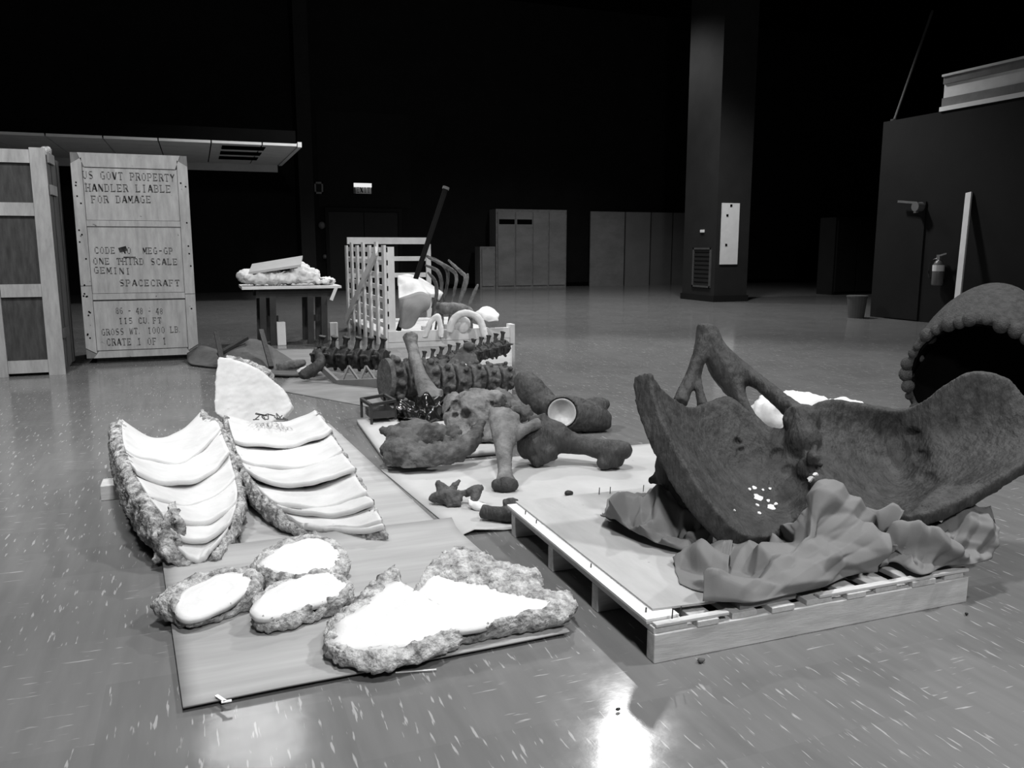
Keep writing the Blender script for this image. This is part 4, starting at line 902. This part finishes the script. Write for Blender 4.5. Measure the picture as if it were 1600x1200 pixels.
left = [[(1016, 578, 3.12), (1042, 612, 3.17), (1078, 634, 3.25), (1110, 624, 3.33), (1138, 616, 3.36)],
        [(1022, 622, 3.08), (1055, 642, 3.17), (1095, 657, 3.27), (1140, 646, 3.33), (1172, 640, 3.34)],
        [(1040, 667, 3.03), (1075, 687, 3.15), (1120, 697, 3.25), (1165, 682, 3.30), (1198, 674, 3.30)],
        [(1065, 716, 2.98), (1100, 732, 3.10), (1145, 732, 3.22), (1190, 717, 3.26), (1235, 692, 3.25)],
        [(1095, 763, 2.93), (1130, 774, 3.05), (1175, 767, 3.15), (1220, 747, 3.18), (1266, 725, 3.18)],
        [(1130, 808, 2.90), (1160, 812, 2.98), (1200, 802, 3.05), (1240, 782, 3.10), (1276, 750, 3.10)],
        [(1165, 838, 2.88), (1190, 839, 2.92), (1216, 833, 2.97), (1245, 806, 3.02), (1268, 770, 3.05)]]
blade(pv, left, [[.085, .06, .045, .045, .05]] * 7)
right = [[(1232, 655, 3.28), (1290, 624, 3.32), (1345, 630, 3.34), (1400, 640, 3.34), (1440, 626, 3.30), (1475, 600, 3.25), (1520, 580, 3.20), (1575, 590, 3.15), (1612, 630, 3.12)],
         [(1245, 690, 3.22), (1300, 677, 3.28), (1350, 682, 3.34), (1400, 692, 3.36), (1450, 687, 3.25), (1490, 672, 3.22), (1535, 657, 3.18), (1580, 655, 3.12), (1617, 670, 3.08)],
         [(1268, 725, 3.14), (1310, 727, 3.17), (1355, 737, 3.22), (1405, 747, 3.24), (1455, 747, 3.13), (1500, 732, 3.10), (1540, 717, 3.07), (1585, 705, 3.04), (1614, 705, 3.02)],
         [(1288, 746, 3.08), (1318, 766, 3.05), (1348, 791, 3.02), (1395, 805, 2.98), (1450, 801, 2.93), (1500, 780, 2.92), (1540, 758, 2.93), (1580, 735, 2.95), (1606, 722, 2.97)]]
blade(pv, right, [[.05] * 9, [.06] * 9, [.06] * 9, [.05] * 9], 26, 44)
# centre mass, pubic arch with two openings
px_ell(pv, 1255, 690, 3.24, 28, 34, 24); px_ell(pv, 1262, 735, 3.15, 20, 22, 18); px_ell(pv, 1252, 655, 3.28, 30, 26, 22); px_ell(pv, 1275, 752, 3.08, 14, 12, 14)
px_tube(pv, [(1104, 508, 3.55, 16), (1102, 530, 3.54, 15), (1090, 565, 3.5, 12), (1075, 598, 3.46, 10), (1062, 630, 3.4, 12)])
px_tube(pv, [(1104, 540, 3.52, 8), (1096, 572, 3.5, 4), (1092, 602, 3.46, 6), (1098, 635, 3.4, 9)])
px_tube(pv, [(1106, 515, 3.55, 15), (1118, 550, 3.54, 21), (1137, 583, 3.52, 25), (1156, 622, 3.46, 12), (1178, 660, 3.40, 11), (1208, 680, 3.34, 12), (1250, 682, 3.28, 18)])
px_tube(pv, [(1116, 538, 3.54, 12), (1150, 572, 3.52, 14), (1192, 602, 3.46, 13), (1228, 632, 3.38, 14), (1256, 655, 3.30, 20)])
px_tube(pv, [(1128, 560, 3.54, 14), (1150, 590, 3.53, 14)])
px_tube(pv, [(1045, 700, 3.15, 16), (1040, 735, 3.2, 18), (1060, 770, 3.2, 20), (1100, 800, 3.1, 18)])
for p in ((1018, 750, 3.24, 8), (1030, 742, 3.25, 9), (1036, 758, 3.22, 9), (1050, 768, 3.2, 10)): px_ell(pv, p[0], p[1], p[2], p[3], p[3])
for p in ((1268, 712, 3.1, 8), (1280, 716, 3.1, 6), (1272, 700, 3.12, 6), (1282, 726, 3.09, 6), (1264, 722, 3.1, 5)): px_ell(pv, p[0], p[1], p[2], p[3], p[3])
pb = D(1200, 840, 3.0)
pelv = thing('pelvis_cast', 'huge dark pelvis bone cast with wide blades resting on crumpled paper', 'bone', (pb.x, pb.y, DECK + .02))
dents = [(D(1153, 690, 3.25), .018, .02), (D(1150, 676, 3.25), .016, .016), (D(1158, 703, 3.25), .014, .016), (D(1232, 738, 3.2), .03, .015), (D(1428, 680, 3.3), .03, .02), (D(1440, 715, 3.25), .03, .02), (D(1452, 750, 3.15), .03, .02), (D(1230, 645, 3.3), .03, .012), (D(1215, 712, 3.2), .03, .015)]
pm = organic('pelvis_bone', pv, M['bone'], pelv, .0095, 5, .014, .12, .006, .028, dents)
bvh = BVHTree.FromPolygons([pelv.matrix_basis @ v.co for v in pm.data.vertices], [tuple(p.vertices) for p in pm.data.polygons])
def on_bone(px, py):
    h = bvh.ray_cast(C0, ray(px, py).normalized()); return h
for k, (px, py, r) in enumerate(((1184, 778, 7), (1178, 763, 4), (1205, 793, 7), (1183, 790, 3), (1186, 802, 3), (1203, 764, 2.5), (1212, 788, 3), (1171, 765, 2.5), (1200, 783, 3), (1267, 748, 5), (1274, 741, 4), (1147, 798, 2), (1192, 766, 2))):
    h = on_bone(px, py)
    if h[0] is None: continue
    mb = MB(); rr = r * h[3] / FPX; z = h[1].to_track_quat('Z', 'Y').to_matrix()
    vv = [h[0] + z @ Vector((rr * random.uniform(.6, 1.2) * math.cos(t), rr * random.uniform(.6, 1.2) * math.sin(t), .004)) for t in [i * .698 for i in range(9)]]
    mb.prism(vv, z @ Vector((0, 0, -.012))); o = part('plaster_spot', mb, M['plaster'], pelv); o['label'] = 'white plaster spot'
# plaster behind the pelvis
mb = MB()
for p in ((1205, 650, 3.85, 34, 34), (1250, 640, 3.85, 40, 30), (1300, 650, 3.85, 46, 30), (1345, 655, 3.85, 32, 24), (1270, 690, 3.85, 70, 50)): px_ell(mb, *p, 40)
wjz = D(1270, 690, 3.85)
for sx_ in (-.12, .1): mb.ell((wjz.x + sx_, wjz.y, .15), (.16, .14, .17))
tag(organic('plaster_jacket', mb, M['plaster'], None, .02, 3, .07, .08, .02, .03, zmin=.005), 'lumpy white plaster jacket standing on the floor behind the pelvis cast', 'plaster jacket')

# ------------------------------------------------------------------ horned frill shell at the right
fc = D(1526, 600, 5.0); nrm = (C0 - fc).normalized() * .8 + Vector((-.35, 0, -.35)); nrm.normalize()
fu = (ZV - nrm * ZV.dot(nrm)).normalized(); fr_ = fu.cross(nrm) * -1
RR = .41
fri = thing('frill_shell', 'dark pebbled frill cast with a knobbly rim behind the pelvis blade', 'cast', (fc.x, fc.y, 0))
A = []; B = []
for i in range(15):
    q = i / 14; ph = q * math.pi / 2
    ra = RR * math.cos(ph) ** .8; dp = -.50 * math.sin(ph)
    A.append([fc + (fu * math.sin(t) + fr_ * math.cos(t)) * max(ra, .01) + nrm * dp + fu * (.42 * q) for t in [2 * math.pi * k / 40 for k in range(41)]])
    ra2 = max(ra - .035, .006)
    B.append([fc + (fu * math.sin(t) + fr_ * math.cos(t)) * ra2 + nrm * (dp * .90) + fu * (.38 * q) for t in [2 * math.pi * k / 40 for k in range(41)]])
mb = MB(); mb.slab(A, B); part('shell', mb, M['armour'], fri, True)
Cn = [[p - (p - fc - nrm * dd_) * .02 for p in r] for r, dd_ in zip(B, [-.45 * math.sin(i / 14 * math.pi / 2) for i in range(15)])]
D2 = [[p - (p - fc) * .02 for p in r] for r in Cn]; part('shade_lining', MB().slab(Cn, D2), M['slot'], fri, True)  # black lining puts the shade inside the frill into its colour
for k in range(34):
    t = 2 * math.pi * (k + random.uniform(-.25, .25)) / 34; r = random.uniform(.024, .052)
    c = fc + (fu * math.sin(t) + fr_ * math.cos(t)) * (RR - random.uniform(0, .02)) - nrm * random.uniform(-.01, .02)
    o = part('rim_knob', MB().ell(c, (r, r * .9, r), None, 10, 7), M['armour'], fri, True)
for k in range(46):
    t = 2 * math.pi * (k + random.uniform(-.4, .4)) / 23; r = random.uniform(.018, .046)
    c = fc + (fu * math.sin(t) + fr_ * math.cos(t)) * (RR - .012 - .02 * (k // 23)) - nrm * (.065 + .06 * (k // 23) + random.uniform(-.015, .015))
    part('rim_knob', MB().ell(c, (r, r, r * .8), None, 9, 6), M['armour'], fri, True)

# ------------------------------------------------------------------ bones on the pale sheets
def bone(name, label, prims, m='bone', voxel=.011, amp=.015, scale=.07, fine=.006, dents=(), zmin=.008, ells=(), smooth=5, cat='bone'):
    mb = MB()
    for p in prims: px_tube(mb, p, 12, 4)
    for e in ells: px_ell(mb, *e)
    return tag(organic(name, mb, M[m], None, voxel, smooth, amp, scale, fine, .022, dents, zmin), label, cat)
bone('femur_cast', 'stout dark femur cast lying on the pale paper, knob end to the right',
     [[(838, 672, 4.69, 24), (834, 695, 4.67, 28), (836, 712, 4.65, 22)], [(845, 665, 4.69, 18), (866, 682, 4.67, 26), (892, 692, 4.67, 18), (918, 697, 4.65, 15), (942, 703, 4.62, 17), (962, 709, 4.59, 23), (972, 712, 4.57, 21)], [(862, 700, 4.65, 20), (830, 722, 4.63, 12)], [(828, 662, 4.69, 12), (855, 652, 4.67, 9)]],
     ells=((945, 724, 4.57, 14, 10), (974, 704, 4.57, 15, 15)), m='bone', zmin=.006)
hum = bone('humerus_cast', 'pale slender long bone standing on its ball end on the paper',
     [[(772, 642, 4.62, 10), (776, 668, 4.52, 11), (782, 695, 4.45, 10)], [(803, 650, 4.6, 10), (800, 672, 4.5, 10), (794, 700, 4.42, 9)], [(786, 646, 4.62, 17), (786, 664, 4.55, 18), (787, 690, 4.45, 16), (788, 715, 4.35, 13), (789, 740, 4.25, 12), (790, 753, 4.2, 16)], [(792, 690, 4.45, 8), (806, 680, 4.5, 10), (822, 670, 4.55, 9), (842, 660, 4.6, 10)]],
     ells=((790, 755, 4.19, 18, 13, 14), (778, 757, 4.19, 9, 9)), m='bonelite', amp=.01, zmin=.006)
mb = MB(); px_ell(mb, 790, 757, 4.18, 19, 13, 15); px_ell(mb, 777, 758, 4.18, 10, 10); px_ell(mb, 802, 757, 4.18, 9, 10)
organic('ball_end', mb, M['bone'], hum, .008, 3, .01, .04, zmin=.006)['label'] = 'dark ball end'
bone('hip_socket_cast', 'dark hip bone cast with a bright round socket, on the floor edge of the sheet',
     [[(812, 588, 5.75, 13), (826, 606, 5.7, 22), (842, 626, 5.65, 20), (866, 640, 5.6, 20)], [(852, 634, 5.6, 14), (880, 645, 5.55, 30), (912, 651, 5.55, 27), (940, 656, 5.55, 20), (955, 658, 5.55, 10)], [(820, 584, 5.75, 10), (840, 602, 5.72, 10), (862, 626, 5.65, 10)], [(860, 655, 5.55, 14), (920, 664, 5.5, 12)]],
     ells=((932, 632, 5.6, 22, 12), (915, 640, 5.58, 14, 12)), fine=.008, m='bone', dents=[(D(878, 645, 5.45), .102, .13)], zmin=.006)
cpc = D(878, 645, 5.47)
mb = MB(); vw = (C0 - cpc).normalized(); RQ = vw.to_track_quat('Z', 'Y').to_matrix()
prf = [(.09 * q / 7, -.045 * (1 - (q / 7) ** 2) + .03) for q in range(1, 8)] + [(.094, .026), (.088, .018)] + [(.08 * q / 7, -.06 * (1 - (q / 7) ** 2) + .012) for q in range(7, 0, -1)]
vv = [cpc + RQ @ Vector((r * math.cos(t), r * math.sin(t), z)) for r, z in prf for t in [2 * math.pi * k / 32 for k in range(32)]]
mb.add(vv, [(a * 32 + k, a * 32 + (k + 1) % 32, (a + 1) * 32 + (k + 1) % 32, (a + 1) * 32 + k) for a in range(len(prf) - 1) for k in range(32)] + [tuple(range(32)), tuple((len(prf) - 1) * 32 + k for k in range(32))])
tag(part('socket_cup', mb, M['cup'], None, True), 'smooth pale cup forming the socket of the hip bone cast', 'bowl')  # cup of the hip bone socket, paler than the bone around it
bone('jaw_cast', 'grey lower jaw cast with two branches lying on the board edge',
     [[(612, 712, 4.62, 22), (640, 718, 4.58, 26), (676, 714, 4.56, 20), (706, 708, 4.58, 17), (732, 694, 4.64, 15), (747, 675, 4.7, 10), (752, 656, 4.76, 5)], [(612, 690, 4.72, 20), (640, 682, 4.75, 26), (668, 680, 4.8, 22), (696, 680, 4.85, 15), (716, 676, 4.9, 12)], [(606, 672, 4.75, 9), (622, 680, 4.75, 16)], [(640, 664, 4.78, 8), (675, 666, 4.8, 7), (700, 668, 4.85, 5)]],
     ells=((622, 712, 4.58, 24, 28, 30), (655, 720, 4.55, 26, 20), (598, 672, 4.75, 7, 7), (632, 692, 4.68, 30, 24, 30), (690, 706, 4.6, 14, 14), (662, 697, 4.62, 9, 8), (680, 695, 4.62, 8, 8), (700, 690, 4.64, 8, 7), (716, 686, 4.66, 7, 7), (630, 668, 4.74, 10, 8), (650, 660, 4.78, 9, 7), (604, 704, 4.64, 10, 12), (640, 734, 4.5, 12, 8), (612, 732, 4.52, 10, 8), (676, 728, 4.52, 10, 7), (738, 684, 4.68, 13, 11)), m='bonemid', amp=.042, scale=.05, fine=.012, zmin=.045)
bone('skull_cast', 'knobbly grey skull cast with dark eye holes among the bones',
     [[(706, 622, 5.3, 14), (712, 645, 5.2, 20), (716, 672, 5.12, 18), (712, 690, 5.05, 14)], [(722, 625, 5.25, 16), (745, 640, 5.15, 24), (750, 665, 5.1, 16), (752, 692, 5.05, 10)], [(735, 618, 5.3, 12), (765, 622, 5.25, 14), (785, 628, 5.2, 14)], [(752, 640, 5.12, 18), (775, 660, 5.1, 14), (772, 688, 5.05, 9)], [(712, 690, 5.0, 12), (735, 680, 5.05, 12), (748, 668, 5.05, 10)]],
     m='bonelite', amp=.04, scale=.06, fine=.012, dents=[(D(712, 634, 5.1), .035, .07), (D(711, 650, 5.1), .022, .05), (D(728, 648, 5.05), .035, .06), (D(700, 640, 5.1), .02, .05), (D(765, 632, 5.1), .03, .05), (D(742, 672, 5.0), .03, .05)], zmin=.042)
bone('skull_base_cast', 'grey rounded skull base cast beside the top of the slender long bone',
     [[(776, 614, 5.5, 12), (790, 628, 5.4, 16), (806, 640, 5.3, 14), (812, 650, 5.2, 12)], [(800, 645, 5.2, 12), (818, 646, 5.15, 13), (830, 640, 5.15, 9)], [(806, 652, 5.2, 10), (808, 685, 5.15, 9)]],
     m='bonemid', amp=.03, scale=.05, dents=[(D(808, 652, 5.1), .03, .04)], zmin=.005)
bone('vertebra_cast', 'small spiky vertebra cast alone on the pale paper', [[(678, 777, 3.97, 8), (698, 776, 3.96, 12), (722, 775, 3.97, 9)], [(690, 770, 3.98, 8), (686, 757, 4.02, 6), (684, 751, 4.04, 2.5)], [(702, 768, 3.98, 7), (712, 757, 4.0, 5), (718, 750, 4.02, 2)], [(690, 758, 4.02, 4), (704, 764, 4.0, 4), (714, 754, 4.02, 3)], [(725, 772, 3.97, 5), (740, 766, 3.96, 8), (754, 760, 3.96, 4)], [(746, 766, 3.96, 8), (742, 778, 3.94, 7), (736, 788, 3.92, 3)], [(700, 782, 3.94, 9), (703, 793, 3.92, 4)], [(720, 784, 3.93, 7), (708, 786, 3.93, 7)]],
     ells=((678, 778, 3.96, 8, 8), (700, 776, 3.95, 12, 10)), m='bonemid', voxel=.005, amp=.014, scale=.025, fine=.004, smooth=1)
bone('toe_bone_cast', 'short dark bone with a pale broken end beside the pallet corner', [[(752, 798, 3.74, 11), (775, 803, 3.72, 12), (805, 802, 3.70, 14), (822, 800, 3.70, 10)], [(786, 790, 3.78, 9), (798, 788, 3.78, 11), (810, 788, 3.78, 8)]], m='bone', voxel=.007, amp=.008, scale=.04, smooth=3)
bone('plaster_chip', 'flat white plaster chip lying against the short dark bone', [[(734, 787, 3.90, 5), (748, 792, 3.88, 8), (764, 795, 3.86, 5)], [(736, 790, 3.88, 3), (733, 780, 3.90, 3)]], m='plaster', voxel=.006, amp=.008, scale=.03, smooth=2, cat='plaster')
bone('long_bone_cast', 'slim grey long bone standing upright among the vertebrae', [[(641, 525, 6.6, 13), (643, 537, 6.55, 10), (649, 560, 6.36, 9.5), (657, 588, 6.18, 11), (668, 612, 6.08, 16), (676, 632, 5.98, 17)], [(668, 612, 6.08, 10), (690, 616, 6.03, 8)], [(670, 625, 6.0, 12), (672, 648, 5.95, 12)]], m='bonelite', amp=.008, scale=.08, zmin=.006)
# black crumpled film and small dark cart
rows = [[D(*p) for p in r] for r in ([(606, 672, 5.8), (630, 676, 5.75), (660, 672, 5.7), (692, 664, 5.7)], [(612, 652, 5.85), (635, 650, 5.75), (660, 650, 5.7), (694, 648, 5.7)], [(625, 640, 5.9), (645, 630, 5.85), (668, 622, 5.85), (688, 630, 5.8)], [(640, 648, 6.05), (655, 640, 6.05), (670, 640, 6.05), (690, 645, 6.0)])]
tag(paper('black_film', rows, M['plastic'], 44, 60, .55, 7, 44, .003, .05), 'crumpled glossy black plastic film beside the skull cast', 'plastic')
ca, cb = G(581, 672), G(618, 664)
bt = thing('small_cart', 'low black frame on short legs at the edge of the pale board', 'cart', (ca.x + .08, ca.y + .12, .04))
zt = .13 + .04
part('frame', MB().bar((ca.x, ca.y, zt), (cb.x, cb.y, zt), .02, .02).bar((ca.x, ca.y, zt), (ca.x - .02, ca.y + .25, zt), .02, .02).bar((cb.x, cb.y, zt), (cb.x - .02, cb.y + .25, zt), .02, .02).bar((ca.x - .02, ca.y + .25, zt), (cb.x - .02, cb.y + .25, zt), .02, .02), M['trestle'], bt)
for q in ((ca.x, ca.y), (cb.x, cb.y), (ca.x - .02, ca.y + .25), (cb.x - .02, cb.y + .25)):
    part('leg', MB().bar((q[0], q[1], .04), (q[0], q[1], zt), .016, .016), M['trestle'], bt)
part('tray', MB().bb(ca.x + .0, cb.x - .02, ca.y + .03, ca.y + .22, .07, .12), M['plastic'], bt)

# ------------------------------------------------------------------ rows of vertebrae
def vertebra_col(name, label, p0, p1, n, r0, r1, m, knobs=9, face=None, upproc=0.0, zmin=.0, cyl=.42):
    p0, p1 = V3(p0), V3(p1); ax = (p1 - p0); L = ax.length; ax.normalize(); up = (ZV - ax * ax.z).normalized(); sd = ax.cross(up)
    t = thing(name, label, 'vertebrae', ((p0.x + p1.x) / 2, (p0.y + p1.y) / 2, 0))
    for k in range(n):
        q = (k + .5) / n; c = p0 + ax * (L * q); r = r0 + (r1 - r0) * q; hw = L / n * cyl
        mb = MB(); mb.tube([c - ax * hw, c - ax * hw * .6, c + ax * hw * .6, c + ax * hw], [r * .92, r * .84, r * .84, r * .92], 18)
        for j in range(knobs):
            t_ = 2 * math.pi * (j + .5 * (k % 2)) / knobs + random.uniform(-.1, .1)
            d = up * math.sin(t_) + sd * math.cos(t_); e = c + d * r * random.uniform(.98, 1.1) + ax * random.uniform(-.3, .3) * hw
            mb.ell(e, (r * .2, r * .2, r * .17), None, 8, 5)
        if upproc:
            mb.tube([c + up * r * .7, c + up * (r + upproc * .6) + ax * hw * .4, c + up * (r + upproc) + ax * hw * .6], [r * .26, r * .22, r * .42], 8, 3)
            for s_ in (-1, 1): mb.tube([c + sd * s_ * r * .6 + up * r * .3, c + sd * s_ * (r + upproc * .8) + up * r * .5], [r * .22, r * .14], 8)
        v = organic('vertebra', mb, m, t, max(.011, r * .09), 2, r * .16, r * .4, zmin=max(zmin, .004))
        if k == 0 and face: 
            f_ = part('end_face', MB().tube([c - ax * (hw + .025), c - ax * (hw - .01)], [r * .97, r * 1.0], 30), face, v)
    return t
a_ = D(603, 603, 6.45); a_.z = .20; b_ = D(800, 604, 7.0); b_.z = .13
vertebra_col('vertebra_row', 'thick row of knobbly vertebrae with a smooth round end face, on pale paper', a_, b_, 8, .175, .11, M['bonemid'], 10, M['bonemid'], 0, .004)
a_ = D(492, 572, 8.0); a_.z = .17; b_ = D(606, 582, 7.8); b_.z = .17
vertebra_col('vertebra_row', 'dark row of tall-spined vertebrae behind the grey steel bar', a_, b_, 6, .11, .11, M['bonedark'], 5, None, .10, .03, .40)
a_ = D(655, 588, 7.6); a_.z = .12; b_ = D(790, 548, 8.6); b_.z = .20
vertebra_col('vertebra_row', 'slender row of small dark vertebrae running back towards the lattice crate', a_, b_, 11, .08, .09, M['bone'], 6, None, .07, .004, .42)
# steel cradle in front of the dark row
cr_ = thing('steel_cradle', 'grey steel bar with diagonal struts in front of the dark vertebrae', 'cradle', (D(560, 600, 7.5).x, D(560, 600, 7.5).y, 0))
a_, b_ = D(530, 600, 7.45), D(592, 598, 7.25)
part('bar', MB().bar(a_, b_, .05, .075), M['gmetal'], cr_)
a2 = D(503, 575, 7.6)
part('bar', MB().bar(a2, a_, .03, .05), M['gmetal'], cr_)
for px0, px1 in ((545, 534), (545, 562), (572, 562), (572, 588)):
    part('strut', MB().bar(D(px0, 572, 7.55), D(px1, 596, 7.42), .018, .018), M['gmetal'], cr_)
for px in (548, 568):
    q = D(px, 606, 7.4); part('foot', MB().tube([(q.x, q.y, q.z + .02), (q.x, q.y, .004)], [.05, .02], 8), M['dmetal'], cr_)
# shoulder blade between the rows
mb = MB()
rows = [[(690, 572, 7.66), (705, 560, 7.71), (722, 540, 7.76), (735, 536, 7.76)], [(700, 578, 7.61), (715, 568, 7.66), (732, 555, 7.71), (742, 548, 7.76)], [(705, 582, 7.56), (722, 578, 7.61), (738, 570, 7.66), (748, 562, 7.71)]]
blade(mb, rows, [[.04] * 4] * 3, 12, 14); px_ell(mb, 733, 540, 7.71, 10, 7); px_tube(mb, [(720, 575, 7.64, 5), (722, 604, 7.61, 5)]); px_tube(mb, [(738, 562, 7.71, 5), (739, 600, 7.71, 5)])
tag(organic('shoulder_blade_cast', mb, M['bonemid'], None, .014, 3, .015, .06, zmin=.004), 'grey lobed shoulder blade cast between the vertebrae rows', 'bone')
bone('plaster_lump', 'bright white plaster lump perched between the vertebrae rows', [[(712, 578, 7.4, 6), (722, 575, 7.4, 8), (729, 578, 7.4, 6)], [(720, 580, 7.4, 6), (720, 606, 7.4, 6)]], m='plaster', voxel=.012, amp=.02, scale=.05, cat='plaster')
bone('flat_bone_cast', 'thin dark flat bone beyond the end of the vertebrae', [[(740, 584, 7.7, 6), (768, 574, 7.8, 5), (792, 568, 7.9, 3)], [(745, 586, 7.7, 6), (772, 584, 7.7, 6), (780, 580, 7.75, 3)]], m='bone', voxel=.014, amp=.015, scale=.06)
bone('knobbed_bone_cast', 'dark knobbed bone lying left of the tall-spined vertebrae', [[(470, 588, 7.53, 7), (484, 580, 7.58, 10), (498, 570, 7.58, 9), (502, 556, 7.63, 6)], [(496, 546, 7.68, 5), (500, 560, 7.63, 8)]], m='bone', voxel=.014, amp=.03, scale=.06)

# ------------------------------------------------------------------ dark hide trough with rib casts (far left)
rows = [[D(*p) for p in r] for r in ([(338, 552, 8.6), (365, 536, 8.8), (400, 530, 8.9), (440, 552, 8.7), (470, 570, 8.4)], [(345, 560, 8.3), (380, 572, 8.2), (415, 580, 8.15), (455, 582, 8.1), (490, 576, 8.1)], [(338, 560, 8.1), (380, 576, 7.95), (420, 590, 7.85), (465, 596, 7.8), (497, 572, 7.95)])]
ht = thing('hide_trough', 'dark curved trough propped by sticks behind the plaster slab', 'trough', (D(410, 585, 8.1).x, D(410, 585, 8.1).y, 0))
paper('trough_skin', rows, M['hide'], 18, 34, .10, 3, 51, .02, .012, ht)
for (q0, q1) in (((338, 520, 8.55), (346, 560, 8.3)), ((408, 516, 8.6), (424, 574, 8.15)), ((345, 552, 8.5), (386, 528, 8.8))):
    part('stick', MB().bar(D(*q0), D(*q1), .045, .03), M['bonedark'], ht)
part('rim_strip', MB().tube([D(360, 570, 8.0), D(400, 582, 7.88), D(440, 596, 7.78), (D(480, 594, 7.8)), D(498, 576, 7.92)], .018, 8, 4), M['bonedark'], ht, True)
rows = [[D(*p) for p in r] for r in ([(292, 552, 9.0), (315, 540, 9.1), (345, 548, 9.0)], [(293, 566, 8.8), (318, 570, 8.7), (348, 575, 8.6)], [(298, 574, 8.6), (325, 586, 8.45), (350, 592, 8.4)])]
t = thing('hide_flap', 'dark stiff sheet slanting to the floor beside the stencilled crate', 'sheet', (D(320, 585, 8.5).x, D(320, 585, 8.5).y, 0))
paper('flap_skin', rows, M['hide'], 12, 14, .06, 3, 52, .015, .006, t)
part('batten', MB().bar(D(303, 578, 8.55), D(340, 592, 8.4), .04, .035), M['bonedark'], t)
bone('rib_fragment_cast', 'grey rib fragment lying in the dark trough', [[(432, 574, 8.15, 6), (455, 570, 8.15, 8), (478, 566, 8.15, 5)], [(440, 572, 8.15, 5), (442, 592, 8.15, 5)]], m='bonelite', voxel=.014, amp=.02, scale=.06)
bone('plaster_chip', 'white plaster chip lying at the right end of the dark trough', [[(464, 582, 8.0, 4), (474, 578, 8.0, 5), (482, 574, 8.0, 4)], [(472, 582, 8.0, 4), (472, 592, 8.0, 4)]], m='plaster', voxel=.012, amp=.015, scale=.05, cat='plaster')

# ------------------------------------------------------------------ litter
for px, py, r, m_, lab in ((1095, 1036, .010, 'crumb', 'small dark crumb on the floor by the pallet stringer'), (965, 1112, .006, 'bonedark', 'tiny black crumb on the bare polished floor'), (888, 776, .018, 'bonedark', 'small dark bone crumb on the pale paper'), (1510, 962, .006, 'bonedark', 'tiny dark crumb beside the long pallet side')):
    c = G(px, py, .0); b0 = .004 if m_ != 'bonedark' or r < .01 else .009
    mb = MB(); mb.ell(c + ZV * (b0 + r * .5), (r * 1.2, r, r * .8), None, 8, 5); mb.ell(c + Vector((r * .8, .2 * r, b0 + r * .4)), (r * .8, r * .7, r * .6), None, 8, 5)
    tag(organic('crumb', mb, M[m_], None, .003, 1, .004, .01), lab, 'crumb')
a_, b_ = G(618, 1052, .001), G(682, 1049, .001)
o = part('paper_strip', MB().bar(a_ + ZV * .002, b_ + ZV * .006, .005, .002), M['whiteboard']); tag(o, 'curved white paper strip on the floor before the largest plaster piece', 'paper strip')
a_ = G(345, 1093, .022)
o = part('tape_scrap', MB().box(a_ + ZV * .004, (.010, .045, .002), Matrix.Rotation(.5, 3, 'Z')).box(a_ + Vector((.014, -.022, .004)), (.026, .010, .002)), M['whiteboard']); tag(o, 'small torn white tape scrap at the near cardboard corner', 'tape')
